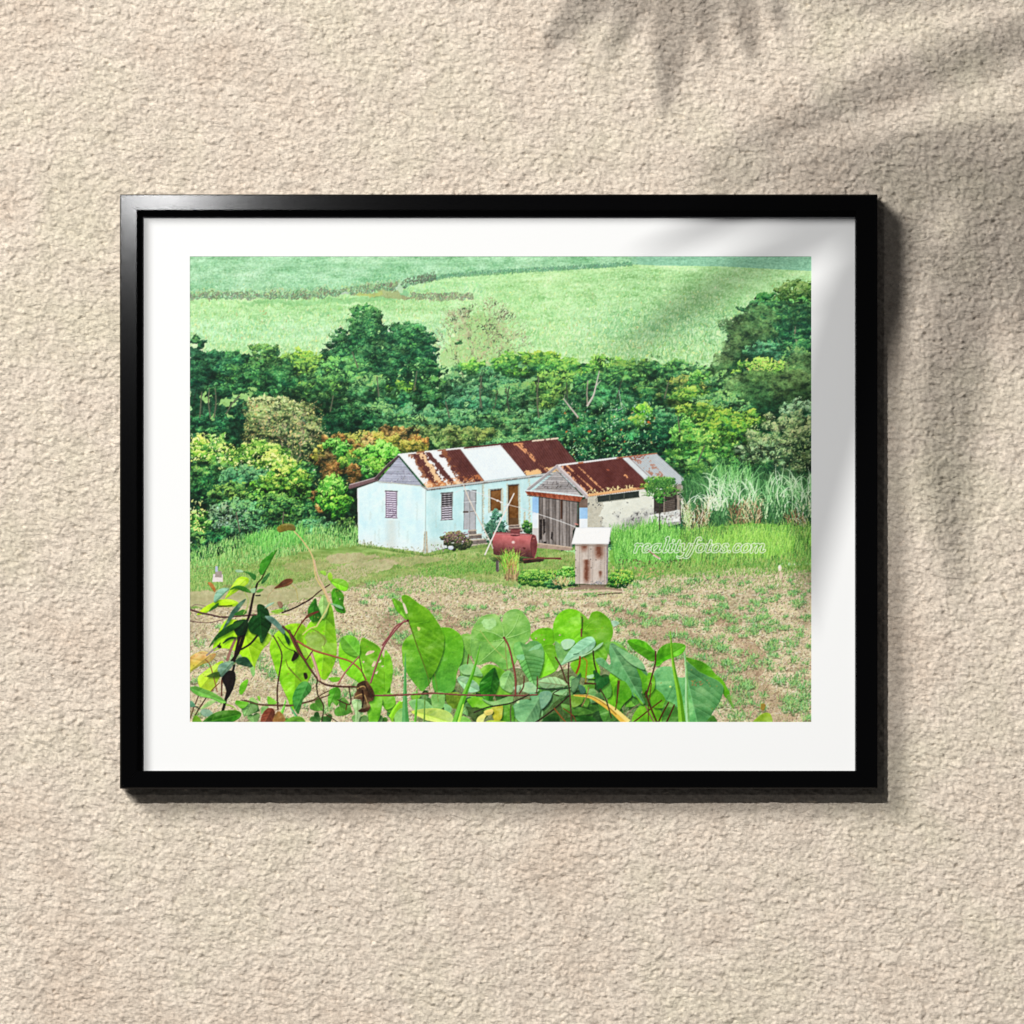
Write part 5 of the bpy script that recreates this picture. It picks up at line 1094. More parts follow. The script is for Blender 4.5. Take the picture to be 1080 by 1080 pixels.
leaf(G1(200, 910, 260, 890, 400, 880, 500, 900, 560, 950, 545, 1010, 360, 990, 260, 950), (196, 218, 90), G1(230, 905, 540, 1000), 2, (160, 200, 60), (180, 214, 110), (1, 0))
# straps of grass
def blade(pts, w0, w1, col, hl=None):
    p = smooth(pts, 10, False); n = len(p); d = np.gradient(p, axis=0); nn = np.stack([-d[:, 1], d[:, 0]], 1) / np.hypot(d[:, 0], d[:, 1])[:, None]
    w = np.linspace(w0, w1, n)[:, None] / 2; q = np.vstack([p - nn * w, (p + nn * w)[::-1]])
    poly(q, col, 0, 10, 10); h = np.vstack([p - nn * w, p[::-1]]); poly(h, tuple(np.clip(A(*col) * (1.1 if hl is None else 1) + (12 if hl is None else 0), 0, 255)) if hl is None else hl, 0, 8, 8)
blade(G1(150, 1015, 145, 800, 148, 400), 8.5, .5, (72, 150, 70), (98, 170, 96)); blade(G1(585, 1015, 650, 800, 740, 560, 800, 330), 8, .6, (76, 160, 24), (110, 186, 60))
blade(G1(232, 1015, 245, 850, 250, 700), 3, 1, (84, 160, 40)); blade(G1(312, 1015, 316, 860, 320, 740), 1.6, .8, (90, 130, 50)); blade(G1(610, 1015, 640, 900, 655, 840), 3.4, 1, (156, 206, 70)); blade(G1(20, 960, 60, 880, 110, 820), 5, 3, (120, 190, 30))
blade(G4(570, 1015, 545, 780, 490, 480, 465, 200), 8, .5, (84, 150, 14), (128, 190, 50)); blade(G4(620, 1015, 608, 780, 605, 560, 590, 380), 4.4, 1.4, (110, 170, 90), (160, 206, 150)); blade(G4(520, 250, 522, 200, 520, 170), 1.4, .5, (150, 196, 130))
blade(G3(370, 765, 500, 775, 600, 820, 720, 900, 840, 1010), 1.4, 9, (214, 176, 70), (236, 206, 120)); line(G3(380, 762, 520, 775, 640, 840, 740, 930), .8, 1.2, (160, 120, 40))
# -- creeper stems
line(G1(-40, 765, 200, 758, 400, 748, 640, 762, 900, 765, 1120, 768, 1300, 760), 1.6, 1.7, (116, 60, 52), hl=(150, 96, 80))
line(F5(620, 600, 800, 600, 1090, 585), 1.8, 1.6, (110, 58, 50), hl=(150, 96, 84))
line(G1(1010, 265, 1050, 340, 1085, 480, 1110, 620, 1108, 760), 2.0, 1.9, (118, 52, 44), hl=(160, 92, 76)); dabs([531.5], [671.8], [1.5], [1.3], 0, [(120, 60, 60)])
line(G2(436, 600, 430, 690, 395, 750), 1.4, 1.4, STEM); line(G2(552, 605, 552, 680, 545, 740), 1.1, 1.0, (110, 50, 40)); line(G1(690, 490, 700, 410), 1.4, 1.0, (110, 70, 40))
line(G2(710, 435, 760, 520, 800, 640, 830, 700, 850, 1000), 1.5, 1.6, (96, 64, 44)); line(G2(826, 480, 822, 600, 830, 700), 1.3, 1.4, (90, 50, 40)); line(G2(560, 705, 700, 715, 840, 700), 1.5, 1.5, (50, 76, 50))
line(G2(540, 1000, 640, 930, 740, 850, 825, 770), 1.8, 1.5, (60, 50, 30)); line(G2(0, 915, 120, 870, 240, 850, 330, 830, 480, 760), 1.5, 1.4, (58, 60, 40)); line(G2(320, 1000, 318, 900, 325, 830), 1.4, 1.4, (90, 100, 56))
line(G2(700, 880, 740, 930, 800, 1000), 1.2, 1.0, (150, 80, 30)); line(G2(780, 880, 860, 940, 890, 1000), 1.2, 1.0, (120, 70, 30)); line(G2(740, 720, 690, 750, 740, 770), 1.0, 1.0, (60, 50, 30)); line(G2(940, 860, 980, 780, 1000, 700), 1.0, .9, (150, 110, 80))
line(G3(425, 430, 420, 500, 395, 570), 2.0, 2.2, (150, 76, 24)); line(G3(455, 440, 485, 470, 480, 560, 475, 650), 1.6, 1.2, (150, 130, 30)); line(G3(540, 380, 550, 480, 570, 560), 1.6, 1.5, (70, 50, 24)); line(G3(600, 710, 650, 800, 700, 960), 1.3, 1.3, (80, 60, 40)); line(G3(770, 640, 755, 760, 735, 890), 1.4, 1.2, (110, 80, 30)); line(G3(470, 660, 560, 665), 2, 1.5, (90, 56, 30), False)
line(G4(338, 385, 335, 480, 310, 580, 270, 720, 250, 780), 1.6, 1.5, (100, 44, 40)); line(G4(250, 740, 290, 860, 350, 1005), 2.0, 2.0, (84, 60, 20)); line(G4(140, 1005, 260, 910, 390, 810), 1.4, 1.3, (96, 60, 20)); line(G4(360, 1005, 400, 920, 450, 830), 1.6, 1.4, (90, 40, 16)); line(G4(430, 1005, 470, 920, 500, 850), 1.6, 1.4, (90, 40, 16)); line(G4(250, 860, 300, 960, 330, 1005), 1.4, 1.4, (130, 100, 80)); line(G4(275, 850, 275, 1000), .9, .9, (90, 50, 20)); line(G4(10, 640, 0, 830), 1.4, 1.4, (100, 60, 30)); line(G4(80, 940, 140, 880, 200, 840), 1.0, .9, (130, 110, 90)); line(G4(300, 660, 285, 800), 1.0, 1.0, (110, 70, 30))
# left twining stem and dark leaves
line(F2(0, 428, 100, 460, 200, 480, 300, 500, 440, 490, 600, 478), 2.0, 1.6, (84, 50, 48), hl=(120, 84, 78)); line(F2(0, 530, 100, 545, 200, 545, 300, 520), 1.0, .8, (120, 90, 84)); line(F2(0, 440, 60, 390, 150, 405), .8, .6, (130, 110, 100))
line(F2(470, 515, 560, 510, 640, 490, 740, 470, 880, 480), 1.4, 1.0, (170, 190, 100)); line(F2(600, 480, 660, 430, 740, 410), 1.3, .8, (176, 170, 120)); line(F2(820, 460, 900, 430, 1000, 380, 1080, 330), 1.6, 1.4, (64, 46, 36)); line(F3(0, 375, 60, 350, 140, 280, 235, 215), 1.4, 1.2, (90, 64, 50))
line(F2(730, -60, 690, 50, 640, 160, 600, 210, 565, 320, 530, 470), 1.2, 2.0, (70, 76, 30)); line(F2(600, 210, 565, 320, 535, 470, 500, 560, 440, 700, 400, 880), 2.2, 3.0, (56, 30, 34))
line(F4(500, 0, 470, 120, 430, 230, 380, 300), 4.0, 3.2, (40, 28, 26)); line(F4(430, 0, 430, 120), 1.6, 1.4, (50, 34, 28)); line(F4(600, 80, 540, 150, 460, 200), 2.2, 1.8, (44, 36, 26)); line(F4(410, 110, 370, 200, 340, 290), 2.6, 3.2, (150, 110, 96)); line(F4(160, 250, 220, 200, 270, 170), 1.9, 1.6, (150, 136, 126), False); dabs([232.4], [681], [2.4], [1.8], .4, [(56, 40, 34)]); dabs([232.4], [679.5], [.7], [3], .4, [(60, 44, 36)])
leaf(F4(290, 450, 330, 390, 400, 390, 410, 460, 390, 540, 340, 630, 315, 640, 330, 560, 300, 480), (30, 22, 18), mott=8); line(F4(400, 340, 370, 460, 330, 620, 298, 740), 2.4, 3.0, (34, 24, 22)); line(F4(290, 470, 290, 600), 1.6, 1.5, (110, 60, 40))
line(F4(150, 290, 190, 340, 230, 480, 250, 570), 1.2, 1.0, (146, 96, 60)); line(F4(270, 490, 200, 560, 150, 630, 60, 770), 1.0, 1.1, (130, 90, 40)); line(F4(90, 600, 50, 700, 15, 800), 1.1, 1.1, (100, 70, 50)); line(F4(155, 620, 90, 720, 40, 810), 1.2, 1.2, (84, 60, 36)); line(F4(0, 680, 70, 700, 100, 720), 1.2, 1.0, (60, 90, 60))
leaf(F2(400, 540, 500, 520, 520, 560, 500, 640, 430, 660, 395, 600), (12, 66, 22)); 
leaf(F2(600, 400, 640, 390, 690, 430, 705, 470, 725, 550, 700, 620, 640, 725, 610, 660, 540, 630, 520, 560, 560, 490, 600, 480), (14, 84, 20), F2(620, 400, 640, 715), 4, (26, 100, 30), (10, 70, 16))
leaf(F2(620, 60, 640, 10, 700, -40, 735, -70, 720, 0, 690, 60, 660, 105, 645, 70), (54, 140, 24), F2(720, -40, 655, 100), 2); leaf(F4(0, 0, 0, 0, 0, 0)) if False else None
leaf([(274, 601), (277, 596), (282, 590), (287, 584), (293, 579.5), (288, 589), (282, 600), (277, 606)], (56, 140, 26), [(292, 581), (279, 604)], 2)
leaf([(293, 557), (298, 553), (306, 552), (311, 554), (312, 559), (304, 559), (296, 561)], (128, 116, 30), None, 0, None, (96, 90, 40), (1, 0)); line([(284, 585), (291, 576), (299, 566), (308, 560)], 1.1, .8, (120, 170, 100))
line([(311, 560), (320, 570), (330, 586), (334, 608), (342, 622), (347, 634)], 1.2, 1.8, (196, 176, 120)); line(F3(100, 0, 130, 130, 180, 230, 225, 330, 240, 370), 1.4, 1.6, (200, 170, 140))
line(F3(235, 370, 200, 450, 120, 580), 1.8, 1.6, (186, 186, 116)); line(F3(120, 580, 60, 600, 0, 650), 1.4, 1.3, (190, 190, 110)); line(F3(80, 600, 150, 640, 195, 700, 180, 760), .9, .7, (120, 130, 50)); line(F3(0, 540, 50, 480, 130, 450), 1.4, 1.2, (120, 50, 40))
leaf(F2(470, 100, 540, 110, 590, 135, 580, 175, 560, 165, 520, 120), (50, 130, 40)); leaf(F2(635, 200, 660, 150, 712, 112, 690, 160, 650, 205), (40, 110, 40)); leaf(F2(590, 280, 620, 255, 655, 258, 620, 285), (90, 160, 50))
leaf(F2(360, 262, 400, 232, 450, 225, 510, 245, 545, 285, 480, 275, 420, 250), (46, 124, 20)); leaf(F2(225, 370, 228, 310, 260, 265, 310, 245, 355, 252, 320, 290, 270, 340), (126, 176, 150), F2(350, 255, 230, 365), 2); leaf(F2(180, 450, 210, 410, 262, 375, 250, 410), (54, 124, 24)); line(F2(260, 405, 380, 400), 1.6, 1.2, (80, 90, 24), False)
leaf(F2(750, 250, 790, 210, 840, 170, 900, 165, 910, 190, 880, 220, 810, 240), (124, 74, 40), F2(760, 248, 905, 180), 2, (96, 54, 30)); leaf(F2(170, 200, 200, 200, 235, 250, 230, 280, 205, 250), (176, 116, 50)); leaf(F2(775, 370, 810, 365, 825, 400, 800, 420), (150, 120, 90)); line(F2(900, 220, 940, 260, 955, 350), 1.3, .8, (170, 160, 100)); line(F2(750, 255, 700, 310, 690, 370), .7, .6, (170, 150, 110)); leaf(F2(410, 90, 450, 85, 480, 105, 430, 108), (160, 200, 160)); leaf(F2(545, 255, 585, 248, 580, 285, 550, 285), (140, 184, 140))
leaf(F2(500, 345, 450, 370, 390, 430, 350, 500, 300, 600, 260, 650, 320, 590, 380, 510, 430, 450), (70, 116, 90)); leaf(F2(180, 765, 220, 690, 280, 620, 380, 560, 480, 530, 440, 580, 340, 640, 250, 690), (30, 96, 20)); leaf(F2(300, 730, 330, 690, 380, 670, 430, 680, 370, 690, 330, 710), (30, 80, 24)); leaf(F2(400, 480, 470, 435, 510, 450, 480, 480), (56, 130, 30)); leaf(F2(520, 560, 500, 540, 480, 580, 470, 640), (20, 60, 20))
leaf(F2(670, 490, 740, 500, 800, 560, 840, 620, 830, 650, 760, 580, 700, 530), (96, 140, 120)); leaf(F2(835, 640, 880, 690, 875, 740, 850, 700), (30, 90, 30)); leaf(F2(720, 450, 790, 430, 830, 440, 780, 465), (130, 186, 50)); leaf(F2(665, 420, 700, 385, 750, 370, 720, 395), (150, 190, 160)); line(F2(490, 280, 520, 350, 510, 440), .9, .9, (150, 170, 90)); line(F2(520, 400, 480, 470), .8, .8, (160, 180, 90), False); dabs([272.5, 275], [627.5, 627.2], [2.4, 1], [.8, .8], 0, [(50, 34, 36)])
leaf(F4(258, 400, 265, 340, 320, 310, 390, 305, 380, 350, 330, 400, 285, 440), (100, 140, 116), F4(380, 315, 275, 430), 2); leaf(F4(410, 300, 450, 270, 510, 270, 560, 340, 570, 355, 490, 345, 430, 325), (36, 84, 50)); leaf(F4(160, 435, 210, 405, 265, 395, 260, 435), (70, 110, 30))
leaf(F4(10, 540, 60, 520, 140, 545, 240, 590, 330, 660, 280, 665, 200, 630, 80, 600), (92, 164, 56), F4(20, 540, 320, 660), 3, (120, 186, 90), (110, 176, 70), (1, 0)); leaf(F4(105, 720, 140, 680, 190, 645, 240, 650, 200, 680, 140, 710), (160, 204, 120)); leaf(F4(105, 740, 130, 720, 190, 730, 215, 770, 160, 785, 120, 770), (130, 170, 140)); leaf(F4(0, 660, 30, 650, 60, 690, 20, 700), (100, 160, 120))
line(F4(330, 680, 390, 700, 430, 750), 1.4, .8, (130, 180, 50)); leaf(F4(120, 845, 170, 790, 250, 745, 350, 730, 430, 735, 462, 760, 440, 800, 370, 840, 300, 860, 200, 860), (62, 136, 14), F4(130, 840, 455, 765), 3, (84, 156, 40), (40, 120, 14), (0, 1)); leaf(F4(50, 780, 90, 790, 120, 850, 40, 850), (96, 156, 20))
leaf(F4(445, 580, 450, 520, 480, 480, 520, 465, 510, 520, 470, 590), (110, 196, 30)); leaf(F4(410, 670, 420, 645, 460, 650, 520, 665, 500, 700, 460, 715, 430, 690), (90, 180, 24)); leaf(F4(530, 640, 560, 620, 610, 660, 590, 665), (150, 200, 110)); leaf(F4(690, 610, 730, 625, 770, 665, 700, 680), (110, 190, 40)); leaf(F4(540, 370, 570, 350, 580, 410, 560, 430), (130, 190, 100)); leaf(F4(600, 610, 625, 610, 620, 650), (120, 190, 50)); leaf(F4(640, 700, 700, 700, 640, 760), (130, 180, 100))
line(F4(460, 640, 540, 660, 640, 685, 780, 690, 900, 690, 1080, 650), 1.2, 1.2, (116, 84, 60)); line(F5(0, 665, 90, 640, 170, 590, 230, 560), 1.2, .9, (90, 70, 40)); line(F4(740, 80, 790, 170, 815, 260, 790, 430, 775, 560, 780, 720), 1.3, 1.7, (90, 60, 40)); line(F4(780, 90, 850, 180, 930, 215), .9, .9, (80, 100, 30)); line(F4(850, 290, 880, 370, 980, 470), .9, .8, (110, 120, 40))
leaf(F4(900, 290, 930, 220, 960, 240, 955, 265, 915, 300), (40, 20, 14)); leaf(F4(1005, 410, 1030, 405, 1040, 440, 1020, 460), (50, 30, 16)); line(F4(925, 215, 945, 250), 1.8, 1.6, (40, 24, 16), False)
leaf(F4(910, 620, 940, 540, 1000, 480, 1060, 500, 1070, 560, 1000, 640, 960, 760, 920, 700), (62, 144, 50), F4(1040, 500, 930, 730), 4, (90, 170, 80), vlen=.6); blade(F4(760, 850, 820, 740, 850, 640), 5, 1.2, (110, 186, 70)); blade(F4(1000, 850, 940, 780, 890, 700), 3.6, 1.4, (90, 160, 100))
leaf(F4(640, 840, 640, 780, 680, 720, 730, 712, 755, 750, 750, 840), (128, 62, 36), F4(735, 720, 670, 840), 3, (100, 44, 30)); leaf(F4(750, 780, 790, 740, 840, 790, 840, 850, 740, 850), (150, 110, 50)); leaf(F4(830, 850, 900, 790, 990, 790, 1010, 850), (96, 160, 40)); leaf(F4(840, 850, 870, 820, 960, 820, 960, 850), (86, 150, 24))
# main bent stems of the creeper
line(Z7(490, 330, 540, 380, 570, 440, 600, 500, 640, 560, 680, 605, 740, 622, 850, 626), 2.4, 1.9, (82, 44, 36), hl=(110, 74, 60)); line(Z7(560, 400, 640, 445, 740, 475, 820, 500, 870, 540, 900, 590), 2.2, 1.4, (140, 70, 46), hl=(176, 110, 76)); line(Z7(545, 375, 570, 330, 600, 290, 665, 255), 1.2, 1.2, (120, 56, 40)); line(Z7(520, 350, 560, 440, 600, 495), 2.8, 2.6, (84, 40, 34), hl=(130, 76, 56))
line(Z7(630, 460, 650, 520, 670, 590), 3.2, 3.0, (170, 130, 110), hl=(200, 166, 146)); line(Z7(600, 500, 635, 450), 1.4, 1.1, (100, 70, 50), False); line(Z7(762, 612, 800, 550, 866, 475), 1.7, 1.5, (146, 86, 76), hl=(180, 126, 116)); line(Z7(866, 475, 880, 550, 895, 590), 1.1, 1.1, (90, 100, 40))
line(Z7(1090, 300, 1050, 340, 990, 420, 950, 520, 922, 605), 1.9, 2.0, (132, 68, 70), hl=(170, 110, 108)); line(Z8(-30, 420, 0, 380, 40, 325, 95, 300), 1.9, 1.5, (130, 66, 66), hl=(168, 108, 104)); dabs([430.4], [653.8], [1.6], [1.3], 0, [(110, 40, 50)])
line(Z7(658, 590, 660, 660, 690, 720, 680, 800), 1.4, 1.2, (70, 54, 34)); line(Z7(590, 705, 650, 690, 720, 665), 1.2, 1.1, (96, 70, 50)); line(Z7(815, 630, 822, 710, 760, 690), 1.3, 1.1, (80, 50, 36)); line(Z7(805, 710, 800, 740), 1.3, 1.1, (100, 60, 30), False); line(Z7(700, 760, 760, 800), 1, 1, (90, 60, 40), False); line(Z7(520, 530, 580, 600), .8, .8, (110, 120, 40), False); line(Z7(300, 690, 380, 712, 540, 715), 1.1, 1.1, (100, 80, 56))
# dead curled leaf
leaf(F5(445, 620, 470, 560, 480, 500, 550, 470, 590, 510, 620, 570, 615, 640, 575, 660, 590, 700, 560, 740, 510, 745, 485, 735, 520, 700, 505, 640, 470, 630), (110, 80, 44), None, 0, None, (70, 36, 20), (0, 1), mott=34)
for q, c_, w_ in [((480, 540, 530, 520, 580, 560), (176, 146, 90), 1.2), ((460, 610, 510, 590, 540, 600, 570, 690), (166, 136, 86), 1.2), ((540, 500, 560, 540, 600, 600), (60, 40, 24), 1.6), ((520, 560, 530, 620, 520, 700), (56, 24, 14), 2.2), ((580, 560, 600, 620), (70, 50, 30), 1.6), ((490, 520, 500, 570), (70, 50, 30), 1.0)]:
    line(F5(*q), w_, w_ * .7, c_)

y_ = np.clip((CV * A(.3, .59, .11)).sum(2, keepdims=True) / 255, .004, 1); k = 1 + (.62 * (1 - y_) * (2 * y_ - .86)); CV[:] = CV * k
bl = CV.copy()
for ax_i in (0, 1):
    t = np.pad(bl, [(6, 6) if a == ax_i else (0, 0) for a in range(3)], mode='edge'); cs = np.cumsum(t, ax_i, dtype=np.float64); n_ = bl.shape[ax_i]
    bl = ((np.take(cs, np.arange(12, n_ + 12), ax_i) - np.concatenate([np.zeros_like(np.take(cs, [0], ax_i)), np.take(cs, np.arange(0, n_ - 1), ax_i)], ax_i)) / 13 * 1.0).astype(np.float32)
far_ = np.clip((YY - 318) / 6, 0, 1) * np.clip((520 - YY) / 10, 0, 1) * wood[..., ]
CV += (CV - bl) * (.32 - .27 * far_)[..., None]; del bl
# a touch of grain and lens softness, then down to the print's own grid
gr = vnoise(1.0, 1.0, 2, 91) - .5; gr2 = vnoise(.8, .8, 1, 92) - .5
CV += (gr * 17)[..., None] * A(1, .9, .9) + (gr2 * 9)[..., None] * A(.6, 0, -.8)
CV[:] = np.clip(CV, 0, 255)
k = CV.copy(); k[1:-1] = (CV[:-2] + 2 * CV[1:-1] + CV[2:]) / 4; CV[:, 1:-1] = (k[:, :-2] + 2 * k[:, 1:-1] + k[:, 2:]) / 4
h2, w2 = PH // 2, PW // 2
PRINT = CV[:h2 * 2, :w2 * 2].reshape(h2, 2, w2, 2, 3).mean((1, 3))

# ================================================================= the place
sc = bpy.context.scene
COL = sc.collection
ZC = 1.55                                            # height of the picture centre line above the floor
def wx(px): return (px - 540.0) / 1000.0
def wz(py): return ZC + (540.0 - py) / 1000.0

def mesh_obj(name, verts, faces, mat, parent=None, smooth_=False):
    me = bpy.data.meshes.new(name); me.from_pydata([tuple(map(float, v)) for v in verts], [], faces)
    if smooth_:
        for p in me.polygons: p.use_smooth = True
    me.materials.append(mat)
    o = bpy.data.objects.new(name, me); COL.objects.link(o)
    if parent is not None: o.parent = parent
    return o

def grid_mesh(name, xs, ys_, P, mat, parent=None, smooth_=True):
    """P: (ny, nx, 3) array of vertices"""
    ny, nx = P.shape[:2]; me = bpy.data.meshes.new(name)
    me.vertices.add(nx * ny); me.vertices.foreach_set('co', P.reshape(-1).astype(np.float32))
    i = (np.arange(ny - 1)[:, None] * nx + np.arange(nx - 1)[None]).ravel()
    q = np.stack([i, i + 1, i + 1 + nx, i + nx], 1).astype(np.int32)
    me.loops.add(q.size); me.loops.foreach_set('vertex_index', q.ravel())
    me.polygons.add(len(q)); me.polygons.foreach_set('loop_start', (np.arange(len(q)) * 4).astype(np.int32))
    me.polygons.foreach_set('use_smooth', np.full(len(q), smooth_))
    me.update(calc_edges=True); me.materials.append(mat)
    o = bpy.data.objects.new(name, me); COL.objects.link(o)
    if parent is not None: o.parent = parent
    return o

def new_mat(name):
    m = bpy.data.materials.new(name); m.use_nodes = True
    nt_ = m.node_tree; b = nt_.nodes['Principled BSDF']
    return m, nt_, b, nt_.nodes, nt_.links

# ---- stucco material
def stucco_mat():
    m, nt_, b, N, L = new_mat('stucco')
    tc = N.new('ShaderNodeTexCoord')
    mp = N.new('ShaderNodeMapping'); L.new(tc.outputs['Object'], mp.inputs['Vector'])
    big = N.new('ShaderNodeTexNoise'); big.inputs['Scale'].default_value = 5.5; big.inputs['Detail'].default_value = 4; big.inputs['Roughness'].default_value = .6
    mid = N.new('ShaderNodeTexNoise'); mid.inputs['Scale'].default_value = 42; mid.inputs['Detail'].default_value = 5; mid.inputs['Roughness'].default_value = .65
    for n in (big, mid): L.new(mp.outputs['Vector'], n.inputs['Vector'])
    r1 = N.new('ShaderNodeValToRGB'); r1.color_ramp.elements[0].position = .34; r1.color_ramp.elements[1].position = .68
    r1.color_ramp.elements[0].color = (*WALL_A, 1); r1.color_ramp.elements[1].color = (*WALL_B, 1)
    e = r1.color_ramp.elements.new(.5); e.color = (*WALL_C, 1)
    L.new(big.outputs['Fac'], r1.inputs['Fac'])
    r2 = N.new('ShaderNodeValToRGB'); r2.color_ramp.elements[0].position = .3; r2.color_ramp.elements[1].position = .72
    r2.color_ramp.elements[0].color = (.88, .87, .85, 1); r2.color_ramp.elements[1].color = (1.08, 1.08, 1.06, 1)
    L.new(mid.outputs['Fac'], r2.inputs['Fac'])
    mx = N.new('ShaderNodeMix'); mx.data_type = 'RGBA'; mx.blend_type = 'MULTIPLY'; mx.inputs['Factor'].default_value = 1
    L.new(r1.outputs['Color'], mx.inputs[6]); L.new(r2.outputs['Color'], mx.inputs[7])
    gr_ = N.new('ShaderNodeTexNoise'); gr_.inputs['Scale'].default_value = 330; gr_.inputs['Detail'].default_value = 3; gr_.inputs['Roughness'].default_value = .7; L.new(mp.outputs['Vector'], gr_.inputs['Vector'])
    r3_ = N.new('ShaderNodeValToRGB'); r3_.color_ramp.elements[0].position = .34; r3_.color_ramp.elements[1].position = .64; r3_.color_ramp.elements[0].color = (.78, .765, .75, 1); r3_.color_ramp.elements[1].color = (1.12, 1.12, 1.11, 1)
    L.new(gr_.outputs['Fac'], r3_.inputs['Fac']); m2_ = N.new('ShaderNodeMix'); m2_.data_type = 'RGBA'; m2_.blend_type = 'MULTIPLY'; m2_.inputs['Factor'].default_value = 1
    L.new(mx.outputs[2], m2_.inputs[6]); L.new(r3_.outputs['Color'], m2_.inputs[7]); L.new(m2_.outputs[2], b.inputs['Base Color']); b.inputs['Roughness'].default_value = .93
    b.inputs['Specular IOR Level'].default_value = .12
    mp2 = N.new('ShaderNodeMapping'); mp2.inputs['Rotation'].default_value = (0, math.radians(28), 0); mp2.inputs['Scale'].default_value = (1, 1, 1.9)
    L.new(tc.outputs['Object'], mp2.inputs['Vector'])
    f = N.new('ShaderNodeTexNoise'); f.inputs['Scale'].default_value = 260; f.inputs['Detail'].default_value = 5; f.inputs['Roughness'].default_value = .7
    L.new(mp2.outputs['Vector'], f.inputs['Vector'])
    bp = N.new('ShaderNodeBump'); bp.inputs['Strength'].default_value = .8; bp.inputs['Distance'].default_value = .0026
    L.new(f.outputs['Fac'], bp.inputs['Height']); L.new(bp.outputs['Normal'], b.inputs['Normal'])
    return m
WALL_A = (.765, .65, .55); WALL_B = (.775, .705, .58); WALL_C = (.81, .715, .62)

# ---- the stucco itself: real relief
def noise2(X, Y, s, seed):
    r = np.random.default_rng(seed); g = r.random((512, 512)).astype(np.float32)
    x = X / s; y = Y / s; ix = np.floor(x).astype(int); iy = np.floor(y).astype(int); fx = x - ix; fy = y - iy
    fx = fx * fx * (3 - 2 * fx); fy = fy * fy * (3 - 2 * fy); a = g[iy % 512, ix % 512]; b = g[iy % 512, (ix + 1) % 512]; c = g[(iy + 1) % 512, ix % 512]; d = g[(iy + 1) % 512, (ix + 1) % 512]
    return (a * (1 - fx) + b * fx) * (1 - fy) + (c * (1 - fx) + d * fx) * fy
ax_ = np.concatenate([-np.geomspace(3.2, .62, 60)[:-1], np.arange(-.62, .6201, .00120), np.geomspace(.62, 3.2, 60)[1:]])
az_ = np.concatenate([np.linspace(-ZC, -.62, 60)[:-1], np.arange(-.62, .6201, .00120), np.geomspace(.62, 1.7, 40)[1:]])
GX, GZ = np.meshgrid(ax_, az_)
ca, sa = math.cos(.42), math.sin(.42)
U = (GX * ca - GZ * sa) * 1480; V = (GX * sa + GZ * ca) * 1480             # strokes lean down to the right
wpx = noise2(U, V, 22, 1) * 16; wpy = noise2(U, V, 19, 2) * 12
h = np.zeros_like(U)
def turned(a, s, seed, st=2.1):
    """one octave of crumbs, its lattice turned by a, stretched along the trowel strokes"""
    c_, s_ = math.cos(a), math.sin(a); X_ = U + wpx * .2; Y_ = V * st + wpy * .2
    return noise2(X_ * c_ - Y_ * s_, X_ * s_ + Y_ * c_, s, seed) - .5
h += turned(.7, 13, 3) * .8
h += turned(-.5, 8.2, 4) * 1.0
h += turned(.3, 5.6, 5) * 1.15
h += turned(1.1, 4.6, 9, 1.9) * 1.0
h += turned(-.9, 3.3, 10, 1.4) * .6
h += np.maximum(turned(.2, 7.0, 12, 1.3) - .22, 0) * 4.5
h += turned(0, 60, 7, 1.0) * .9
h += turned(.05, 17, 13, 2.4) * 1.3
h += turned(.1, 9.5, 14, 2.6) * .8
h -= np.clip(-.29 - turned(.9, 5.0, 8, 1.9), 0, 1) * 9.0
h = h / 1000 * RELIEF
P = np.stack([GX, -(h - h.max()) * 1.0 + 0.0005, GZ + ZC], -1)              # highest crumb just behind y = 0
P[..., 1] = (h.max() - h)
wall = grid_mesh('wall', ax_, az_, P[:, ::1], stucco_mat())
wall['kind'] = 'structure'
wall['label'] = 'beige rough stucco wall behind the framed picture'

# ---- frame
def paint_black(name, rough, col=(.004, .004, .0045)):
    m, nt_, b, N, L = new_mat(name)
    b.inputs['Base Color'].default_value = (*col, 1); b.inputs['Roughness'].default_value = rough
    b.inputs['Specular IOR Level'].default_value = .3
    tc = N.new('ShaderNodeTexCoord'); n = N.new('ShaderNodeTexNoise'); n.inputs['Scale'].default_value = 900; n.inputs['Detail'].default_value = 2
    L.new(tc.outputs['Object'], n.inputs['Vector']); bp = N.new('ShaderNodeBump'); bp.inputs['Strength'].default_value = .03; bp.inputs['Distance'].default_value = .0003
    L.new(n.outputs['Fac'], bp.inputs['Height']); L.new(bp.outputs['Normal'], b.inputs['Normal'])
    return m
M_FR = paint_black('black lacquer', .105, (.001, .001, .0012)); M_LIP = paint_black('black rebate', .5, (.0025, .0025, .003))
root = bpy.data.objects.new('framed_picture', None); COL.objects.link(root)
root.location = (wx(526), 0, wz(518.5)); root.empty_display_size = .2
root['label'] = 'black framed print of two rusty roofed sheds in farmland, hung on the beige wall'
root['category'] = 'picture'
def loc(px, y, py): return (wx(px) - root.location.x, y, wz(py) - root.location.z)

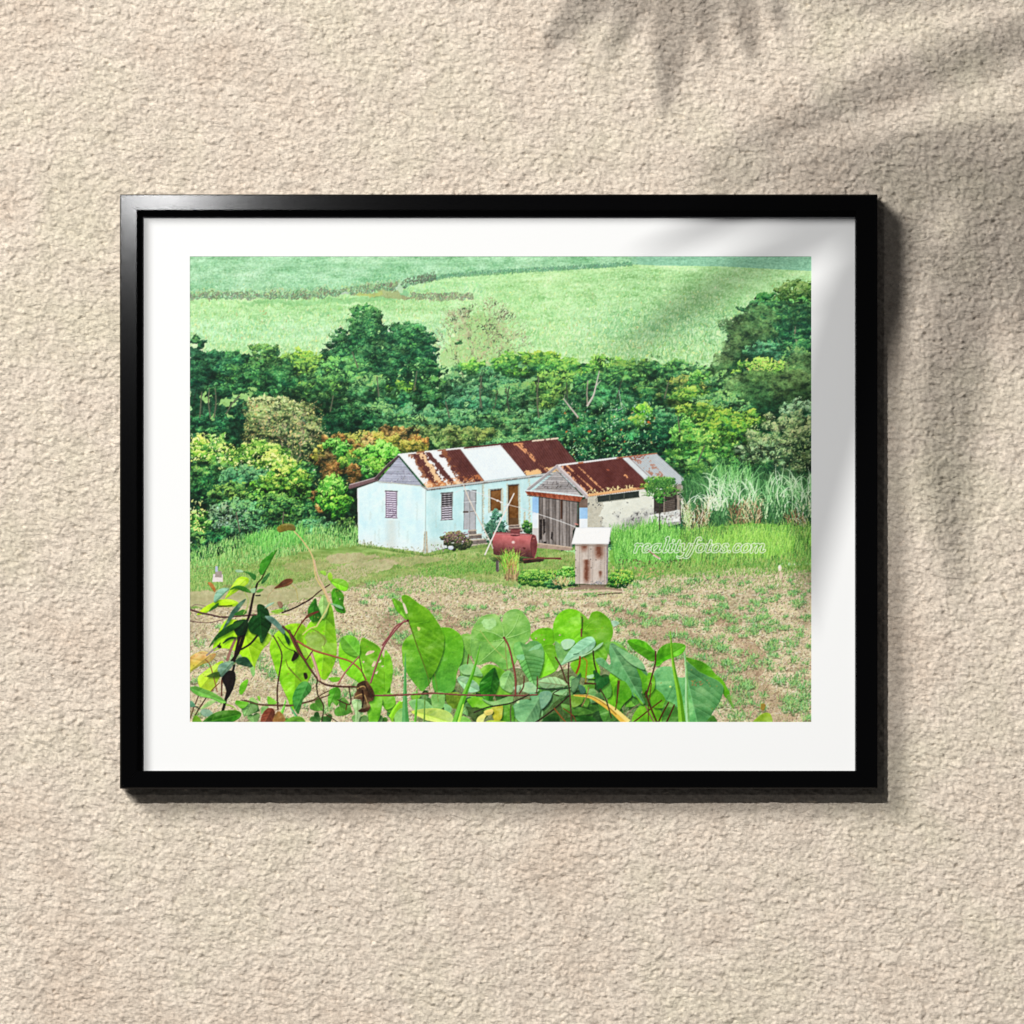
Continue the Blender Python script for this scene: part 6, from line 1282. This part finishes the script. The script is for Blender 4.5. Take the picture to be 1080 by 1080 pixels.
OX0, OY0, OX1, OY1 = 128, 206.3, 924, 830.8          # outer edge
FX0, FY0, FX1, FY1 = 146.6, 223.4, 901.2, 812.0      # inner edge of the front face
IX0, IY0, IX1, IY1 = 151.6, 229.6, 900.8, 812.2      # sight edge on the mount (inner lip on top and left)
DEP = .035; LIPD = .0235; MATD = .0190
def rail(side):
    """profile swept between two mitres: back outer, front outer, front inner, lip, sight edge"""
    # columns: (outer, y) pairs with the four rectangles they lie on
    R = [(0, -.0006), (0, -(DEP - .0012)), (.0012, -DEP), (1, -DEP + .0), (1.0, -(DEP - .0010)), (1.02, -LIPD), (2, -(LIPD - .0008)), (2, -.0100)]
    def rect(k):
        o = (OX0, OY0, OX1, OY1); f = (FX0, FY0, FX1, FY1); i = (IX0, IY0, IX1, IY1)
        if k <= 1: return tuple(a + (b - a) * k for a, b in zip(o, f))
        return tuple(a + (b - a) * (k - 1) for a, b in zip(f, i))
    A_, B_ = [], []
    for j, (k, y) in enumerate(R):
        kk = k
        if j == 2: kk = .06
        if j == 3: kk = .94
        x0, y0, x1, y1 = rect(kk); g = .00035
        corners = dict(top=((x0, y0), (x1, y0)), right=((x1, y0), (x1, y1)), bottom=((x1, y1), (x0, y1)), left=((x0, y1), (x0, y0)))[side]
        # the broad face leans a touch outwards, so that it catches a lamp like lacquered moulding
        A_.append(loc(corners[0][0], y, corners[0][1])); B_.append(loc(corners[1][0], y, corners[1][1]))
    A_ = np.array(A_); B_ = np.array(B_); d = (B_ - A_)[0]; d = d / np.linalg.norm(d)
    A_ = A_ + d * .00008; B_ = B_ - d * .00008        # a hairline at every mitre
    verts = list(A_) + list(B_); n = len(R)
    faces = [(j, j + 1, n + j + 1, n + j) for j in range(n - 1)] + [(n - 1, 0, n, 2 * n - 1)] + [tuple(range(n))[::-1], tuple(range(n, 2 * n))]
    o = mesh_obj('frame_rail', verts, faces, M_FR, root)
    bm = bmesh.new(); bm.from_mesh(o.data); bmesh.ops.recalc_face_normals(bm, faces=bm.faces)
    es = [e for e in bm.edges if e.calc_length() > .3]
    bmesh.ops.bevel(bm, geom=es, offset=.00035, segments=2, affect='EDGES', clamp_overlap=True)
    bm.to_mesh(o.data); bm.free()
    return o
for s_ in ('top', 'right', 'bottom', 'left'):
    o = rail(s_); o['label'] = {'top': 'top rail of the black frame with a pale sheen at its left end', 'right': 'right upright of the black frame', 'bottom': 'bottom rail of the black frame', 'left': 'left upright of the black frame'}[s_]

# ---- mount board with its window
def flat_mat(name, col, rough=.85, bump=.0):
    m, nt_, b, N, L = new_mat(name); b.inputs['Base Color'].default_value = (*col, 1); b.inputs['Roughness'].default_value = rough; b.inputs['Specular IOR Level'].default_value = .15
    tc = N.new('ShaderNodeTexCoord'); n = N.new('ShaderNodeTexNoise'); n.inputs['Scale'].default_value = 1400; n.inputs['Detail'].default_value = 3
    L.new(tc.outputs['Object'], n.inputs['Vector']); bp = N.new('ShaderNodeBump'); bp.inputs['Strength'].default_value = .05; bp.inputs['Distance'].default_value = .0002
    L.new(n.outputs['Fac'], bp.inputs['Height']); L.new(bp.outputs['Normal'], b.inputs['Normal'])
    return m
M_MAT = flat_mat('white mount board', (.855, .862, .868))
def board(name, ox, oy, ox1, oy1, ix, iy, ix1, iy1, yf, th, mat):
    o_ = [(ox, oy), (ox1, oy), (ox1, oy1), (ox, oy1)]; i_ = [(ix, iy), (ix1, iy), (ix1, iy1), (ix, iy1)]
    v = [loc(a, yf, b) for a, b in o_] + [loc(a, yf, b) for a, b in i_] + [loc(a, yf + th, b) for a, b in o_] + [loc(a, yf + th, b) for a, b in i_]
    f = []
    for k in range(4):
        j = (k + 1) % 4
        f += [(k, j, 4 + j, 4 + k), (8 + k, 12 + k, 12 + j, 8 + j), (k, 8 + k, 8 + j, j), (4 + k, 4 + j, 12 + j, 12 + k)]
    ob = mesh_obj(name, v, f, mat, root); bm = bmesh.new(); bm.from_mesh(ob.data); bmesh.ops.recalc_face_normals(bm, faces=bm.faces); bm.to_mesh(ob.data); bm.free(); return ob
mt = board('mount_board', 140, 216, 912, 822, 201, 271, 855, 761, -MATD, .0006, M_MAT)
mt['label'] = 'wide white mount board round the print'
# backing board closes the frame behind
bk = [loc(a, y, b) for y in (-.0170, -.0140) for a, b in ((139, 217), (913, 217), (913, 821), (139, 821))]
o = mesh_obj('backing_board', bk, [(0, 1, 2, 3), (7, 6, 5, 4), (0, 4, 5, 1), (1, 5, 6, 2), (2, 6, 7, 3), (3, 7, 4, 0)], flat_mat('brown fibreboard', (.22, .15, .09)), root)

# ---- the print: one flat sheet, inks in a colour attribute
ph, pw = PRINT.shape[:2]
lin = np.clip(PRINT / 255.0, 0, 1); lin = np.where(lin <= .04045, lin / 12.92, ((lin + .055) / 1.055) ** 2.4)
lin = lin * INK
xs_ = np.linspace(200.6, 855.4, pw); ys_ = np.linspace(270.6, 761.4, ph)
XG, YG_ = np.meshgrid(xs_, ys_)
PG = np.stack([(XG - 526) / 1000.0, np.full_like(XG, -MATD + .00045 - 0.0), (518.5 - YG_) / 1000.0], -1)
M_PR, nt_, b, N, L = new_mat('printed inks')
at = N.new('ShaderNodeVertexColor'); at.layer_name = 'ink'; L.new(at.outputs['Color'], b.inputs['Base Color'])
b.inputs['Roughness'].default_value = .7; b.inputs['Specular IOR Level'].default_value = .12
pr = grid_mesh('print', xs_, ys_, PG[::-1], M_PR, root, False)
ca_ = pr.data.color_attributes.new('ink', 'FLOAT_COLOR', 'POINT')
rgba = np.ones((ph, pw, 4), np.float32); rgba[..., :3] = lin[::-1]; ca_.data.foreach_set('color', rgba.ravel())
pr['label'] = 'colour photograph print of sheds, red tank, trees and cane fields'

# ================================================================= light
def aim(o, target=(0, 0, ZC)):
    d = Vector(target) - o.location; o.rotation_euler = d.to_track_quat('-Z', 'Y').to_euler()
def disk(name, direction, dist, size, power, col, target=(0, 0, ZC)):
    l = bpy.data.lights.new(name, 'AREA'); l.shape = 'DISK'; l.size = size; l.energy = power; l.color = col
    o = bpy.data.objects.new(name, l); COL.objects.link(o)
    o.location = Vector(target) + Vector(direction).normalized() * dist; aim(o, target); return o
SOFT_DIR = Vector((-.84, -1.0, .78)); KEY_DIR = Vector((-.31, -1.0, .42))
SOFT_W = 1.60 * math.pi * 144 * SOFT_DIR.length; KEY_W = 1.75 * math.pi * 256 * KEY_DIR.length
disk('soft_area_light', SOFT_DIR, 12.0, 3.9, SOFT_W * SOFT_K, (1.0, .985, .96))  # added broad softbox lamp, upper left, for the frame's soft shadow; no window here
disk('key_light', KEY_DIR, 16.0, .26, KEY_W * KEY_K, (1.0, .985, .95))
sp = disk('sheen_lamp', (-.19, -4.0, .16), 4.0, .10, SHEEN_P, (1, 1, 1), (wx(196), 0, wz(176)))
W = bpy.data.worlds.new('World'); sc.world = W; W.use_nodes = True
W.node_tree.nodes['Background'].inputs['Color'].default_value = (.95, .97, 1, 1); W.node_tree.nodes['Background'].inputs['Strength'].default_value = AMB

# ================================================================= palm fronds outside the frame (they throw the shadows)
def leaf_mat():
    m, nt_, b, N, L = new_mat('palm leaf')
    tc = N.new('ShaderNodeTexCoord'); n = N.new('ShaderNodeTexNoise'); n.inputs['Scale'].default_value = 30; L.new(tc.outputs['Object'], n.inputs['Vector'])
    r = N.new('ShaderNodeValToRGB'); r.color_ramp.elements[0].color = (.03, .075, .02, 1); r.color_ramp.elements[1].color = (.07, .13, .035, 1); L.new(n.outputs['Fac'], r.inputs['Fac'])
    L.new(r.outputs['Color'], b.inputs['Base Color']); b.inputs['Roughness'].default_value = .5
    return m
M_LEAF = leaf_mat(); M_STEM = flat_mat('palm stem', (.16, .15, .05), .6)
KL = (Vector((0, 0, ZC)) + KEY_DIR.normalized() * 16.0)                    # where the key light stands
def on_plane(px, py, d):
    """the point at distance d from the wall whose key-light shadow falls at (px, py) on the wall"""
    p = Vector((wx(px), 0, wz(py))); t = d / -KL.y
    return p + (KL - p) * t
def leaflet(root_, bx, by, mx, my, tx, ty, width, d):
    """a blade along a curve; the numbers are where its shadow lies on the wall"""
    n = 18; vs, fs = [], []; nrm = KEY_DIR.normalized()
    pt = lambda t: on_plane((1 - t) ** 2 * bx + 2 * t * (1 - t) * mx + t * t * tx, (1 - t) ** 2 * by + 2 * t * (1 - t) * my + t * t * ty, d)
    for i in range(n + 1):
        t = i / n; c = pt(t); ax = (pt(min(t + .02, 1)) - pt(max(t - .02, 0))).normalized(); sd = ax.cross(nrm).normalized(); up = sd.cross(ax).normalized()
        w = width / 1000 * (.25 + .75 * math.sin(math.pi / 2 * min(1, t / .35))) * (1 if t < .45 else 1 - ((t - .45) / .55) ** 1.8) / 2
        w = max(w, .0004); c = c + up * (.012 * math.sin(t * 3.1))
        for e in (0, .0006):
            for s, k in ((-1, .28), (0, 0), (1, .28)): vs.append(c + sd * (s * w) + up * (k * w - e))
    for i in range(n):
        a = i * 6; b_ = a + 6
        for k in (0, 1): fs += [(a + k, a + k + 1, b_ + k + 1, b_ + k), (a + 3 + k, b_ + 3 + k, b_ + 4 + k, a + 4 + k)]
        fs += [(a, b_, b_ + 3, a + 3), (a + 2, a + 5, b_ + 5, b_ + 2)]
    fs += [(0, 3, 4, 1), (1, 4, 5, 2)]; e = n * 6; fs += [(e, e + 1, e + 4, e + 3), (e + 1, e + 2, e + 5, e + 4)]
    return mesh_obj('leaflet', [v - root_.location for v in vs], fs, M_LEAF, root_, True)
def tube(root_, pts, r0, r1, name='stem'):
    vs, fs = [], []; n = len(pts); m = 8
    for i, p in enumerate(pts):
        d = (pts[min(i + 1, n - 1)] - pts[max(i - 1, 0)]).normalized(); a = d.cross(Vector((0, 1, .3))).normalized(); b_ = d.cross(a); r = r0 + (r1 - r0) * i / (n - 1)
        for k in range(m): vs.append(p + a * (r * math.cos(k * 2 * math.pi / m)) + b_ * (r * math.sin(k * 2 * math.pi / m)) - root_.location)
    for i in range(n - 1):
        for k in range(m): fs.append((i * m + k, i * m + (k + 1) % m, (i + 1) * m + (k + 1) % m, (i + 1) * m + k))
    fs += [tuple(range(m))[::-1], tuple(range((n - 1) * m, n * m))]
    return mesh_obj(name, vs, fs, M_STEM, root_, True)
def frond(label, spine, d, blades):
    r = bpy.data.objects.new('palm_frond', None); COL.objects.link(r); r.location = on_plane(*spine[0], d)
    r['label'] = label; r['category'] = 'palm frond'; r['group'] = 'palm fronds shading the wall'
    tube(r, [on_plane(a, b_, d) for a, b_ in spine], .006, .003)
    for q in blades: leaflet(r, *q, d)
    return r
frond('green palm frond with short hanging leaflets, above the top edge of the picture wall', [(850, -150), (760, -95), (700, -75), (620, -60)], .85,
      [(690, -70, 620, 0, 566, 58, 38), (700, -74, 672, 0, 634, 68, 30), (712, -76, 712, 20, 697, 128, 40), (736, -82, 742, 0, 748, 70, 30), (760, -92, 780, 0, 794, 68, 32), (790, -100, 812, -30, 828, 42, 26)])
frond('green palm frond with long broad leaflets, beyond the upper right corner of the wall', [(1260, -60), (1190, 10), (1130, 90), (1085, 140)], 1.56,
      [(1200, 0, 950, 70, 712, 188, 40), (1170, -40, 1000, -12, 836, 12, 26), (1130, 128, 900, 150, 690, 214, 26), (1090, 160, 840, 206, 668, 282, 36), (1085, 170, 800, 260, 640, 398, 36),
       (1085, 215, 960, 290, 842, 334, 16), (985, 200, 866, 350, 858, 680, 70), (1085, 150, 960, 350, 1012, 640, 64), (1120, 110, 1066, 260, 1078, 400, 32)])

# ================================================================= camera
cam = bpy.data.cameras.new('camera'); co = bpy.data.objects.new('camera', cam); COL.objects.link(co)
co.location = (0, -CAMD, ZC); co.rotation_euler = (math.pi / 2, 0, 0)
cam.sensor_width = 36; cam.lens = 36 * (CAMD - .0) / 1.080; cam.clip_end = 60; cam.clip_start = .05
sc.camera = co
sc.view_settings.view_transform = 'Standard'; sc.view_settings.look = 'None'; sc.view_settings.exposure = 0; sc.view_settings.gamma = 1
